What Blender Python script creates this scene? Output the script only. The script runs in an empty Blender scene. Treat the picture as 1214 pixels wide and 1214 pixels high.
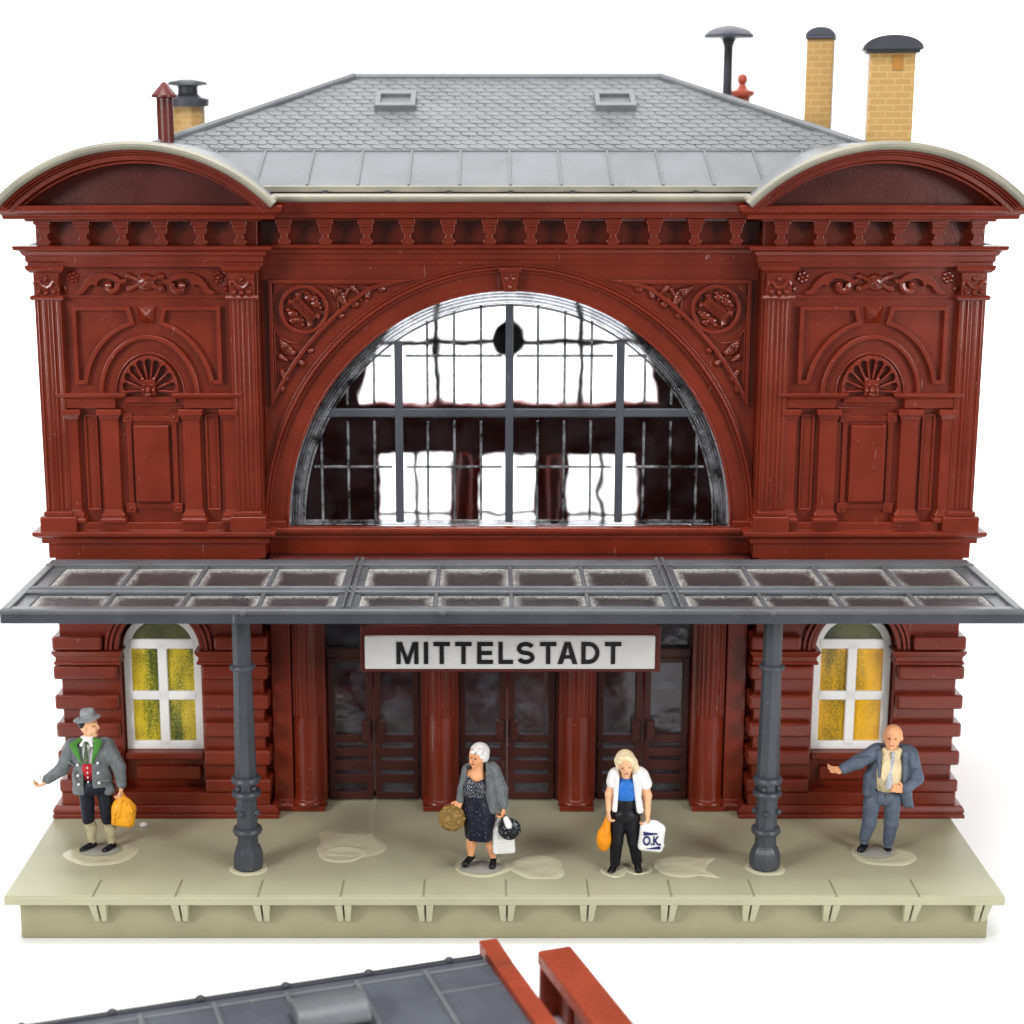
import bpy, math, random
import numpy as np
from math import sin, cos, pi, radians, sqrt, atan2

random.seed(7)
scene = bpy.context.scene
COL = scene.collection

# ---------------------------------------------------------------- camera
cam_data = bpy.data.cameras.new('camera')
cam = bpy.data.objects.new('camera', cam_data)
COL.objects.link(cam)
cam.location = (-0.305, -20.88, 8.58)
cam.rotation_euler = (radians(90 - 12.33), 0, 0)
cam_data.sensor_width = 36.0
cam_data.lens = 36.0 * 2030.0 / 1214.0
cam_data.shift_x = 32.0 / 1214.0
cam_data.clip_start = 0.1
cam_data.clip_end = 500.0
cam_data.dof.use_dof = True
cam_data.dof.focus_distance = 20.6
cam_data.dof.aperture_fstop = 0.29
scene.camera = cam

# ---------------------------------------------------------------- light
world = bpy.data.worlds.new('World')
scene.world = world
world.use_nodes = True
wbg = world.node_tree.nodes['Background']
wbg.inputs['Color'].default_value = (1.0, 1.0, 1.0, 1)
wbg.inputs['Strength'].default_value = 0.26


def area(name, loc, target, size, power, color=(1, 1, 1)):
    l = bpy.data.lights.new(name, 'AREA')
    l.shape = 'RECTANGLE'
    l.size, l.size_y = size
    l.energy = power
    l.color = color
    o = bpy.data.objects.new(name, l)
    COL.objects.link(o)
    o.location = loc
    d = np.array(target, float) - np.array(loc, float)
    from mathutils import Vector
    o.rotation_euler = Vector(d).to_track_quat('-Z', 'Y').to_euler()
    return o


area('softbox_overhead', (-2.0, -4.5, 22.0), (0, 0.3, 1), (16, 7), 6200)
area('front_fill_left', (-17.0, -17.0, 11.0), (0, 0, 3), (7, 7), 4000)  # added unseen fill that brightens the facade and under the canopy
area('front_fill_right', (17.0, -17.0, 9.0), (0, 0, 3), (7, 7), 3400)  # second added fill from the other side, also unseen
area('added_backdrop_light', (0.0, 14.0, 26.0), (0, 31, 8), (40, 6), 16000)  # added unseen light that whitens the paper sweep

scene.view_settings.view_transform = 'Standard'
scene.view_settings.look = 'None'
scene.view_settings.exposure = 0.0
scene.view_settings.gamma = 1.0
scene.view_settings.use_curve_mapping = False
scene.cycles.max_bounces = 8
scene.cycles.transparent_max_bounces = 16
scene.cycles.caustics_reflective = False
scene.cycles.caustics_refractive = False


# ---------------------------------------------------------------- materials
def new_mat(name):
    m = bpy.data.materials.new(name)
    m.use_nodes = True
    nt = m.node_tree
    for n in list(nt.nodes):
        nt.nodes.remove(n)
    out = nt.nodes.new('ShaderNodeOutputMaterial')
    b = nt.nodes.new('ShaderNodeBsdfPrincipled')
    nt.links.new(b.outputs[0], out.inputs[0])
    return m, nt, b, out


def node(nt, kind, **kw):
    n = nt.nodes.new(kind)
    for k, v in kw.items():
        if k in n.inputs.keys():
            n.inputs[k].default_value = v
        else:
            setattr(n, k, v)
    return n


def ramp(nt, fac, stops):
    r = nt.nodes.new('ShaderNodeValToRGB')
    e = r.color_ramp.elements
    e[0].position, e[0].color = stops[0][0], stops[0][1]
    e[1].position, e[1].color = stops[-1][0], stops[-1][1]
    for p, c in stops[1:-1]:
        x = e.new(p)
        x.color = c
    nt.links.new(fac, r.inputs[0])
    return r


def plastic(name, color, rough=0.4, sss=0.0, radius=(0.3, 0.06, 0.03), grain=0.25, gscale=28.0,
            dust=0.35, mottle=0.18, spec=0.28, coords='Object', dustcol=(0.75, 0.7, 0.66, 1)):
    """Moulded plastic: slight colour mottling, fine grain, light dust specks and scratches."""
    m, nt, b, out = new_mat(name)
    tc = node(nt, 'ShaderNodeTexCoord')
    co = tc.outputs[coords]
    n1 = node(nt, 'ShaderNodeTexNoise', Scale=1.7, Detail=5.0, Roughness=0.6)
    nt.links.new(co, n1.inputs['Vector'])
    c0 = tuple(c * (1 - mottle) for c in color) + (1,)
    c1 = tuple(min(1, c * (1 + mottle)) for c in color) + (1,)
    r1 = ramp(nt, n1.outputs['Fac'], [(0.3, c0), (0.7, c1)])
    base = r1.outputs[0]
    if dust > 0:
        v = node(nt, 'ShaderNodeTexVoronoi', Scale=9.0, Randomness=1.0)
        nt.links.new(co, v.inputs['Vector'])
        rv = ramp(nt, v.outputs['Distance'], [(0.0, (1, 1, 1, 1)), (0.04, (1, 1, 1, 1)), (0.07, (0, 0, 0, 1))])
        n3 = node(nt, 'ShaderNodeTexNoise', Scale=3.1, Detail=2.0)
        nt.links.new(co, n3.inputs['Vector'])
        r3 = ramp(nt, n3.outputs['Fac'], [(0.5, (0, 0, 0, 1)), (0.62, (1, 1, 1, 1))])
        mu = node(nt, 'ShaderNodeMath', operation='MULTIPLY')
        nt.links.new(rv.outputs[0], mu.inputs[0])
        nt.links.new(r3.outputs[0], mu.inputs[1])
        # fine fibres and scratches
        mp = node(nt, 'ShaderNodeMapping')
        mp.inputs['Rotation'].default_value = (0.4, 0.9, 0.5)
        mp.inputs['Scale'].default_value = (26, 26, 2.2)
        nt.links.new(co, mp.inputs['Vector'])
        n4 = node(nt, 'ShaderNodeTexNoise', Scale=1.0, Detail=2.0)
        n4.inputs['Distortion'].default_value = 1.2
        nt.links.new(mp.outputs[0], n4.inputs['Vector'])
        r4 = ramp(nt, n4.outputs['Fac'], [(0.73, (0, 0, 0, 1)), (0.77, (1, 1, 1, 1))])
        ad = node(nt, 'ShaderNodeMath', operation='MAXIMUM')
        nt.links.new(mu.outputs[0], ad.inputs[0])
        m4 = node(nt, 'ShaderNodeMath', operation='MULTIPLY')
        m4.inputs[1].default_value = 0.45
        nt.links.new(r4.outputs[0], m4.inputs[0])
        nt.links.new(m4.outputs[0], ad.inputs[1])
        m5 = node(nt, 'ShaderNodeMath', operation='MULTIPLY')
        m5.inputs[1].default_value = dust
        nt.links.new(ad.outputs[0], m5.inputs[0])
        mx = node(nt, 'ShaderNodeMixRGB')
        mx.inputs[2].default_value = dustcol
        nt.links.new(m5.outputs[0], mx.inputs[0])
        nt.links.new(base, mx.inputs[1])
        base = mx.outputs[0]
    nt.links.new(base, b.inputs['Base Color'])
    n2 = node(nt, 'ShaderNodeTexNoise', Scale=gscale, Detail=4.0, Roughness=0.65)
    nt.links.new(co, n2.inputs['Vector'])
    bp = node(nt, 'ShaderNodeBump', Strength=grain, Distance=0.02)
    nt.links.new(n2.outputs['Fac'], bp.inputs['Height'])
    nt.links.new(bp.outputs[0], b.inputs['Normal'])
    rr = ramp(nt, n1.outputs['Fac'], [(0.3, (rough * 0.85,) * 3 + (1,)), (0.7, (min(1, rough * 1.2),) * 3 + (1,))])
    nt.links.new(rr.outputs[0], b.inputs['Roughness'])
    b.inputs['Specular IOR Level'].default_value = spec
    if sss > 0:
        b.inputs['Subsurface Weight'].default_value = sss
        b.inputs['Subsurface Radius'].default_value = radius
        b.inputs['Subsurface Scale'].default_value = 0.35
    return m


def clear(name, tint=(0.92, 0.94, 0.96), frost=0.0, frost_col=(0.8, 0.8, 0.78), gloss_rough=0.05, bump=0.15, bscale=4.0,
          edge=None, ior=1.5, wavy=0.0):
    """Clear moulded polystyrene: see-through, glossy, with smears; edge=(x half, y half) frosts a pane's rim."""
    m, nt, b, out = new_mat(name)
    nt.nodes.remove(b)
    tc = node(nt, 'ShaderNodeTexCoord')
    if wavy:
        # uneven moulded sheet: what lies behind it looks slightly wavy and soft
        tr = node(nt, 'ShaderNodeBsdfRefraction', IOR=1.12, Roughness=0.12)
        mp = node(nt, 'ShaderNodeMapping')
        mp.inputs['Scale'].default_value = (1.0, 30.0, 1.0)
        nt.links.new(tc.outputs['Object'], mp.inputs['Vector'])
        nw = node(nt, 'ShaderNodeTexNoise', Scale=2.0, Detail=1.5)
        nt.links.new(mp.outputs[0], nw.inputs['Vector'])
        bw = node(nt, 'ShaderNodeBump', Strength=1.0, Distance=wavy)
        nt.links.new(nw.outputs['Fac'], bw.inputs['Height'])
        nt.links.new(bw.outputs[0], tr.inputs['Normal'])
    else:
        tr = node(nt, 'ShaderNodeBsdfTransparent')
    tr.inputs[0].default_value = tint + (1,)
    gl = node(nt, 'ShaderNodeBsdfGlossy')
    gl.inputs['Roughness'].default_value = gloss_rough
    nz = node(nt, 'ShaderNodeTexNoise', Scale=bscale, Detail=3.0)
    nt.links.new(tc.outputs['Object'], nz.inputs['Vector'])
    bp = node(nt, 'ShaderNodeBump', Strength=bump, Distance=0.05)
    nt.links.new(nz.outputs['Fac'], bp.inputs['Height'])
    nt.links.new(bp.outputs[0], gl.inputs['Normal'])
    fr = node(nt, 'ShaderNodeFresnel')
    fr.inputs['IOR'].default_value = ior
    nt.links.new(bp.outputs[0], fr.inputs['Normal'])
    mx = node(nt, 'ShaderNodeMixShader')
    nt.links.new(fr.outputs[0], mx.inputs[0])
    nt.links.new(tr.outputs[0], mx.inputs[1])
    nt.links.new(gl.outputs[0], mx.inputs[2])
    last = mx
    if frost > 0:
        df = node(nt, 'ShaderNodeBsdfDiffuse')
        df.inputs[0].default_value = frost_col + (1,)
        n2 = node(nt, 'ShaderNodeTexNoise', Scale=3.0, Detail=7.0, Roughness=0.75)
        nt.links.new(tc.outputs['Object'], n2.inputs['Vector'])
        if edge:
            # generated coordinates run 0..1 over the pane: distance to the rim
            sp = node(nt, 'ShaderNodeSeparateXYZ')
            nt.links.new(tc.outputs['Generated'], sp.inputs[0])
            parts = []
            for ax, k in ((0, edge[0]), (1, edge[1])):
                a = node(nt, 'ShaderNodeMath', operation='SUBTRACT')
                nt.links.new(sp.outputs[ax], a.inputs[0])
                a.inputs[1].default_value = 0.5
                c = node(nt, 'ShaderNodeMath', operation='ABSOLUTE')
                nt.links.new(a.outputs[0], c.inputs[0])
                d = node(nt, 'ShaderNodeMath', operation='SUBTRACT')
                d.inputs[0].default_value = 0.5
                nt.links.new(c.outputs[0], d.inputs[1])
                e = node(nt, 'ShaderNodeMath', operation='MULTIPLY')
                e.inputs[1].default_value = k
                nt.links.new(d.outputs[0], e.inputs[0])
                parts.append(e)
            mn = node(nt, 'ShaderNodeMath', operation='MINIMUM')
            nt.links.new(parts[0].outputs[0], mn.inputs[0])
            nt.links.new(parts[1].outputs[0], mn.inputs[1])
            n3 = node(nt, 'ShaderNodeTexNoise', Scale=26.0, Detail=4.0, Roughness=0.7)
            nt.links.new(tc.outputs['Object'], n3.inputs['Vector'])
            s = node(nt, 'ShaderNodeMath', operation='SUBTRACT')
            nt.links.new(n3.outputs['Fac'], s.inputs[0])
            nt.links.new(mn.outputs[0], s.inputs[1])
            s2 = node(nt, 'ShaderNodeMath', operation='MULTIPLY_ADD')
            nt.links.new(n2.outputs['Fac'], s2.inputs[0])
            s2.inputs[1].default_value = 0.5
            nt.links.new(s.outputs[0], s2.inputs[2])
            rf = ramp(nt, s2.outputs[0], [(0.42, (0, 0, 0, 1)), (0.82, (frost,) * 3 + (1,))])
        else:
            rf = ramp(nt, n2.outputs['Fac'], [(0.42, (0, 0, 0, 1)), (0.72, (frost,) * 3 + (1,))])
        m2 = node(nt, 'ShaderNodeMixShader')
        nt.links.new(rf.outputs[0], m2.inputs[0])
        nt.links.new(mx.outputs[0], m2.inputs[1])
        nt.links.new(df.outputs[0], m2.inputs[2])
        last = m2
    nt.links.new(last.outputs[0], out.inputs[0])
    return m


RED = (0.147, 0.0172, 0.0062)
M = {}
M['red'] = plastic('red_plastic', RED, 0.22, spec=0.42, sss=0.4, grain=0.13, gscale=34)
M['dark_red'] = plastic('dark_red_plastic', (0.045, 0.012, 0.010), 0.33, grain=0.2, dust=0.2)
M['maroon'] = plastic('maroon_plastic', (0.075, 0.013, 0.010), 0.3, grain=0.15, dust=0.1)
M['inside'] = plastic('interior_plastic', (0.32, 0.025, 0.025), 0.5, grain=0.1, dust=0.0)
M['backlit_red'] = plastic('backlit_red_plastic', (0.75, 0.04, 0.014), 0.4, grain=0.1, dust=0.0)  # brighter red: backlit glow of the inner columns put into the colour
M['iron'] = plastic('grey_plastic', (0.052, 0.057, 0.068), 0.36, grain=0.25, gscale=22, dust=0.3)
M['canopy_grey'] = plastic('canopy_plastic', (0.092, 0.096, 0.104), 0.3, grain=0.25, gscale=18, dust=0.35)
M['slate'] = plastic('slate_plastic', (0.122, 0.128, 0.134), 0.42, grain=0.35, gscale=30, dust=0.3)
M['zinc'] = plastic('zinc_plastic', (0.112, 0.119, 0.127), 0.36, grain=0.3, gscale=16, dust=0.4)
M['beige'] = plastic('beige_plastic', (0.20, 0.188, 0.145), 0.36, grain=0.15, dust=0.2)
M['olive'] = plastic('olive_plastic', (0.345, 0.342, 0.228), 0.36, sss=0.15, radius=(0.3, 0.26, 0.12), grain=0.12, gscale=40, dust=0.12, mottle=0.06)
M['olive_shaded'] = plastic('olive_shaded_plastic', (0.265, 0.245, 0.148), 0.36, sss=0.15, radius=(0.3, 0.26, 0.12), grain=0.12, gscale=40, dust=0.12, mottle=0.08)  # browner olive: shade under the slab lip put into the colour
M['white_frame'] = plastic('white_plastic', (0.74, 0.74, 0.72), 0.35, sss=0.2, radius=(0.2, 0.2, 0.2), grain=0.1, dust=0.15, mottle=0.05, dustcol=(0.25, 0.22, 0.2, 1))
M['sign_white'] = plastic('sign_plate', (0.50, 0.50, 0.48), 0.4, grain=0.7, gscale=20, dust=0.25, mottle=0.05, dustcol=(0.3, 0.3, 0.28, 1))
M['black'] = plastic('black_paint', (0.008, 0.008, 0.009), 0.35, grain=0.1, dust=0.0)
M['dark_grey'] = plastic('dark_grey_plastic', (0.035, 0.038, 0.045), 0.4, grain=0.25, dust=0.15)
M['annex_roof'] = plastic('annex_roof_plastic', (0.075, 0.082, 0.098), 0.4, grain=0.6, gscale=24, dust=0.35)
M['annex_red'] = plastic('annex_red_plastic', (0.26, 0.042, 0.018), 0.34, sss=0.3, grain=1.0, gscale=14, dust=0.2)
M['glue'] = None
M['glass'] = clear('clear_sheet', tint=(0.97, 0.975, 0.98), frost=0.02, frost_col=(0.6, 0.6, 0.6), bump=0.12, ior=1.14, wavy=0.030)
M['ridge'] = clear('clear_ridge', tint=(0.30, 0.31, 0.33), frost=0.5, frost_col=(0.6, 0.6, 0.62), bump=0.3, bscale=14)
M['rim'] = clear('clear_rim', tint=(0.76, 0.77, 0.79), frost=0.5, frost_col=(0.45, 0.46, 0.48), bump=0.9, bscale=9, ior=1.35)
M['door_glass'] = clear('door_glass', tint=(0.55, 0.58, 0.62), frost=0.22, frost_col=(0.34, 0.37, 0.42), bump=0.35, bscale=2.2, gloss_rough=0.12)
M['canopy_glass'] = clear('canopy_glass', tint=(0.78, 0.70, 0.71), frost=0.7, frost_col=(0.52, 0.51, 0.48), bump=0.9, bscale=22, gloss_rough=0.2, edge=(2.6, 1.6))
m, nt, b, out = new_mat('dried_glue')
b.inputs['Base Color'].default_value = (0.66, 0.64, 0.44, 1)
b.inputs['Roughness'].default_value = 0.14
b.inputs['Transmission Weight'].default_value = 0.0
b.inputs['Alpha'].default_value = 0.7
tc = node(nt, 'ShaderNodeTexCoord')
nz = node(nt, 'ShaderNodeTexNoise', Scale=5.0, Detail=4.0)
nt.links.new(tc.outputs['Object'], nz.inputs['Vector'])
bp = node(nt, 'ShaderNodeBump', Strength=0.5, Distance=0.04)
nt.links.new(nz.outputs['Fac'], bp.inputs['Height'])
nt.links.new(bp.outputs[0], b.inputs['Normal'])
M['glue'] = m


def brick_mat(name, c1, c2, mortar, scale):
    m, nt, b, out = new_mat(name)
    tc = node(nt, 'ShaderNodeTexCoord')
    sp = node(nt, 'ShaderNodeSeparateXYZ')
    nt.links.new(tc.outputs['Object'], sp.inputs[0])
    ad = node(nt, 'ShaderNodeMath', operation='ADD')
    nt.links.new(sp.outputs[0], ad.inputs[0])
    nt.links.new(sp.outputs[1], ad.inputs[1])
    cb = node(nt, 'ShaderNodeCombineXYZ')
    nt.links.new(ad.outputs[0], cb.inputs[0])
    nt.links.new(sp.outputs[2], cb.inputs[1])
    br = node(nt, 'ShaderNodeTexBrick', Scale=scale)
    br.inputs['Color1'].default_value = c1 + (1,)
    br.inputs['Color2'].default_value = c2 + (1,)
    br.inputs['Mortar'].default_value = mortar + (1,)
    br.inputs['Mortar Size'].default_value = 0.022
    br.inputs['Brick Width'].default_value = 0.5
    br.inputs['Row Height'].default_value = 0.2
    nt.links.new(cb.outputs[0], br.inputs['Vector'])
    nt.links.new(br.outputs['Color'], b.inputs['Base Color'])
    bp = node(nt, 'ShaderNodeBump', Strength=0.6, Distance=0.03)
    bp.invert = True
    nt.links.new(br.outputs['Fac'], bp.inputs['Height'])
    nt.links.new(bp.outputs[0], b.inputs['Normal'])
    b.inputs['Roughness'].default_value = 0.4
    b.inputs['Subsurface Weight'].default_value = 0.3
    b.inputs['Subsurface Radius'].default_value = (0.3, 0.15, 0.04)
    b.inputs['Subsurface Scale'].default_value = 0.3
    return m


M['yellow_brick'] = brick_mat('yellow_brick_plastic', (0.335, 0.20, 0.062), (0.36, 0.22, 0.07), (0.42, 0.28, 0.115), 2.4)


def print_mat(name, stops, scale=(7.0, 7.0, 1.6), grain=60.0):
    """Printed window foil: grainy yellow and green curtains."""
    m, nt, b, out = new_mat(name)
    tc = node(nt, 'ShaderNodeTexCoord')
    mp = node(nt, 'ShaderNodeMapping')
    mp.inputs['Scale'].default_value = scale
    nt.links.new(tc.outputs['Object'], mp.inputs['Vector'])
    n1 = node(nt, 'ShaderNodeTexNoise', Scale=0.55, Detail=3.0)
    nt.links.new(mp.outputs[0], n1.inputs['Vector'])
    n2 = node(nt, 'ShaderNodeTexNoise', Scale=grain, Detail=1.0)
    nt.links.new(tc.outputs['Object'], n2.inputs['Vector'])
    ma = node(nt, 'ShaderNodeMath', operation='MULTIPLY_ADD')
    nt.links.new(n2.outputs['Fac'], ma.inputs[0])
    ma.inputs[1].default_value = 0.75
    nt.links.new(n1.outputs['Fac'], ma.inputs[2])
    r = ramp(nt, ma.outputs[0], stops)
    nt.links.new(r.outputs[0], b.inputs['Base Color'])
    b.inputs['Roughness'].default_value = 0.25
    return m


M['print_green'] = print_mat('green_window_print', [(0.68, (0.035, 0.05, 0.012, 1)), (0.84, (0.17, 0.19, 0.02, 1)), (0.98, (0.60, 0.44, 0.03, 1))])
M['print_yellow'] = print_mat('yellow_window_print', [(0.64, (0.09, 0.09, 0.02, 1)), (0.82, (0.46, 0.27, 0.015, 1)), (1.0, (0.78, 0.40, 0.012, 1))])
M['print_dark'] = print_mat('dark_window_print', [(0.6, (0.02, 0.025, 0.012, 1)), (0.95, (0.10, 0.11, 0.04, 1))])

m, nt, b, out = new_mat('white_paper')
b.inputs['Base Color'].default_value = (0.93, 0.93, 0.93, 1)
b.inputs['Roughness'].default_value = 0.7
tc = node(nt, 'ShaderNodeTexCoord')
nz = node(nt, 'ShaderNodeTexNoise', Scale=0.08, Detail=3.0)
nt.links.new(tc.outputs['Object'], nz.inputs['Vector'])
r = ramp(nt, nz.outputs['Fac'], [(0.3, (0.90, 0.90, 0.905, 1)), (0.6, (0.95, 0.95, 0.95, 1))])
nt.links.new(r.outputs[0], b.inputs['Base Color'])
M['paper'] = m


def paint(name, color, rough=0.45, speck=None, sscale=40.0, sth=(0.58, 0.64), sss=0.0, mottle=0.22):
    """Hand-brushed model paint."""
    m, nt, b, out = new_mat(name)
    tc = node(nt, 'ShaderNodeTexCoord')
    n1 = node(nt, 'ShaderNodeTexNoise', Scale=9.0, Detail=4.0)
    nt.links.new(tc.outputs['Object'], n1.inputs['Vector'])
    c0 = tuple(c * (1 - mottle) for c in color) + (1,)
    c1 = tuple(min(1, c * (1 + mottle)) for c in color) + (1,)
    r = ramp(nt, n1.outputs['Fac'], [(0.32, c0), (0.68, c1)])
    base = r.outputs[0]
    if speck:
        n3 = node(nt, 'ShaderNodeTexNoise', Scale=sscale, Detail=2.0)
        nt.links.new(tc.outputs['Object'], n3.inputs['Vector'])
        r3 = ramp(nt, n3.outputs['Fac'], [(sth[0], (0, 0, 0, 1)), (sth[1], (1, 1, 1, 1))])
        mx = node(nt, 'ShaderNodeMixRGB')
        nt.links.new(r3.outputs[0], mx.inputs[0])
        nt.links.new(base, mx.inputs[1])
        mx.inputs[2].default_value = speck + (1,)
        base = mx.outputs[0]
    nt.links.new(base, b.inputs['Base Color'])
    b.inputs['Roughness'].default_value = rough
    b.inputs['Specular IOR Level'].default_value = 0.22
    n2 = node(nt, 'ShaderNodeTexNoise', Scale=38.0, Detail=3.0)
    nt.links.new(tc.outputs['Object'], n2.inputs['Vector'])
    bp = node(nt, 'ShaderNodeBump', Strength=0.3, Distance=0.008)
    nt.links.new(n2.outputs['Fac'], bp.inputs['Height'])
    nt.links.new(bp.outputs[0], b.inputs['Normal'])
    if sss:
        b.inputs['Subsurface Weight'].default_value = sss
        b.inputs['Subsurface Radius'].default_value = (0.06, 0.02, 0.01)
    return m


# ---------------------------------------------------------------- mesh helpers
class MB:
    """Collects shapes and links them as one mesh object."""

    def __init__(self):
        self.v, self.f = [], []

    def add(self, verts, faces):
        n = len(self.v)
        self.v += [tuple(map(float, p)) for p in verts]
        self.f += [tuple(i + n for i in f) for f in faces]
        return self

    def box(self, x0, x1, y0, y1, z0, z1):
        return self.add([(x0, y0, z0), (x1, y0, z0), (x1, y1, z0), (x0, y1, z0),
                         (x0, y0, z1), (x1, y0, z1), (x1, y1, z1), (x0, y1, z1)],
                        [(0, 1, 5, 4), (1, 2, 6, 5), (2, 3, 7, 6), (3, 0, 4, 7), (4, 5, 6, 7), (3, 2, 1, 0)])

    def prism(self, pts, y0, y1):
        """Polygon in x,z (counter-clockwise seen from the front) from y0 (front) to y1."""
        a = sum(pts[i][0] * pts[(i + 1) % len(pts)][1] - pts[(i + 1) % len(pts)][0] * pts[i][1] for i in range(len(pts)))
        if a < 0:
            pts = pts[::-1]
        n = len(pts)
        vs = [(x, y0, z) for x, z in pts] + [(x, y1, z) for x, z in pts]
        fs = [tuple(range(n)), tuple(range(2 * n - 1, n - 1, -1))]
        fs += [((i + 1) % n, i, n + i, n + (i + 1) % n) for i in range(n)]
        return self.add(vs, fs)

    def strip(self, outer, inner, y0, y1, closed=True):
        """Band between two equal-length outlines, with depth."""
        n = len(outer)
        vs = []
        for (ox, oz), (ix, iz) in zip(outer, inner):
            vs += [(ox, y0, oz), (ix, y0, iz), (ix, y1, iz), (ox, y1, oz)]
        fs = []
        m = n if closed else n - 1
        for i in range(m):
            a, c = 4 * i, 4 * ((i + 1) % n)
            for k in range(4):
                fs.append((a + k, c + k, c + (k + 1) % 4, a + (k + 1) % 4))
        if not closed:
            fs.append((0, 1, 2, 3))
            e = 4 * (n - 1)
            fs.append((e + 3, e + 2, e + 1, e))
        return self.add(vs, fs)

    def frame(self, pts, w, y0, y1):
        """Raised border of width w inside the closed outline pts."""
        a = sum(pts[i][0] * pts[(i + 1) % len(pts)][1] - pts[(i + 1) % len(pts)][0] * pts[i][1] for i in range(len(pts)))
        if a < 0:
            pts = pts[::-1]
        inner = []
        n = len(pts)
        for i in range(n):
            p0, p1, p2 = np.array(pts[i - 1]), np.array(pts[i]), np.array(pts[(i + 1) % n])
            d0 = (p1 - p0) / np.linalg.norm(p1 - p0)
            d1 = (p2 - p1) / np.linalg.norm(p2 - p1)
            n0, n1 = np.array((-d0[1], d0[0])), np.array((-d1[1], d1[0]))
            b = n0 + n1
            b = b / max(1e-6, np.dot(b, b)) * 2
            inner.append(tuple(p1 + b * w))
        return self.strip(pts, inner, y0, y1)

    def lathe(self, prof, c=(0, 0, 0), seg=24, a0=0.0, a1=2 * pi, sx=1.0, sy=1.0, rot=0.0):
        full = abs(a1 - a0 - 2 * pi) < 1e-6
        m = seg if full else seg + 1
        vs, fs = [], []
        for r, z in prof:
            for k in range(m):
                a = a0 + (a1 - a0) * k / seg + rot
                vs.append((c[0] + r * cos(a) * sx, c[1] + r * sin(a) * sy, c[2] + z))
        for i in range(len(prof) - 1):
            for k in range(seg):
                k2 = (k + 1) % m if full else k + 1
                fs.append((i * m + k, i * m + k2, (i + 1) * m + k2, (i + 1) * m + k))
        if full:
            if prof[0][0] > 1e-6:
                fs.append(tuple(range(m - 1, -1, -1)))
            if prof[-1][0] > 1e-6:
                fs.append(tuple((len(prof) - 1) * m + k for k in range(m)))
        return self.add(vs, fs)

    def sweep(self, prof, path):
        """Moulding profile [(projection, z)] along a plan path; projects to the right-hand side, mitred."""
        n, m = len(path), len(prof)
        vs = []
        for i in range(n):
            p = np.array(path[i], float)
            ds = []
            if i > 0:
                d = p - np.array(path[i - 1], float)
                ds.append(d / np.linalg.norm(d))
            if i < n - 1:
                d = np.array(path[i + 1], float) - p
                ds.append(d / np.linalg.norm(d))
            ns = [np.array((d[1], -d[0])) for d in ds]
            b = sum(ns)
            b = b / np.dot(b, b) * (len(ns) if len(ns) == 1 else 2) if len(ns) > 1 else ns[0]
            for pr, z in prof:
                q = p + b * pr
                vs.append((q[0], q[1], z))
        fs = []
        for i in range(n - 1):
            for k in range(m):
                k2 = (k + 1) % m
                fs.append((i * m + k, i * m + k2, (i + 1) * m + k2, (i + 1) * m + k))
        fs.append(tuple(range(m)))
        fs.append(tuple((n - 1) * m + k for k in range(m - 1, -1, -1)))
        return self.add(vs, fs)

    def tube(self, path, r, seg=8, flat=1.0, caps=True):
        """Tube through 3-D points; r may be a list; flat squashes it along y."""
        n = len(path)
        rs = r if isinstance(r, (list, tuple)) else [r] * n
        P = [np.array(p, float) for p in path]
        vs, fs = [], []
        up = np.array((0, 1.0, 0))
        for i in range(n):
            d = P[min(n - 1, i + 1)] - P[max(0, i - 1)]
            d = d / (np.linalg.norm(d) + 1e-9)
            u = up if abs(d[1]) < 0.9 else np.array((1.0, 0, 0))
            s = np.cross(d, u)
            s /= np.linalg.norm(s)
            t = np.cross(s, d)
            for k in range(seg):
                a = 2 * pi * k / seg
                q = s * cos(a) + t * sin(a)
                q = q * rs[i]
                q[1] *= flat
                vs.append(P[i] + q)
        for i in range(n - 1):
            for k in range(seg):
                fs.append((i * seg + k, i * seg + (k + 1) % seg, (i + 1) * seg + (k + 1) % seg, (i + 1) * seg + k))
        if caps:
            fs.append(tuple(range(seg - 1, -1, -1)))
            fs.append(tuple((n - 1) * seg + k for k in range(seg)))
        return self.add(vs, fs)

    def blob(self, c, r, seg=10, rings=6):
        """Ellipsoid."""
        rx, ry, rz = r if isinstance(r, (tuple, list)) else (r, r, r)
        vs, fs = [(c[0], c[1], c[2] - rz)], []
        for i in range(1, rings):
            a = -pi / 2 + pi * i / rings
            for k in range(seg):
                t = 2 * pi * k / seg
                vs.append((c[0] + rx * cos(a) * cos(t), c[1] + ry * cos(a) * sin(t), c[2] + rz * sin(a)))
        vs.append((c[0], c[1], c[2] + rz))
        for k in range(seg):
            fs.append((0, 1 + (k + 1) % seg, 1 + k))
            fs.append((len(vs) - 1, len(vs) - 1 - seg + k, len(vs) - 1 - seg + (k + 1) % seg))
        for i in range(rings - 2):
            for k in range(seg):
                a = 1 + i * seg
                fs.append((a + k, a + (k + 1) % seg, a + seg + (k + 1) % seg, a + seg + k))
        return self.add(vs, fs)

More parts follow.
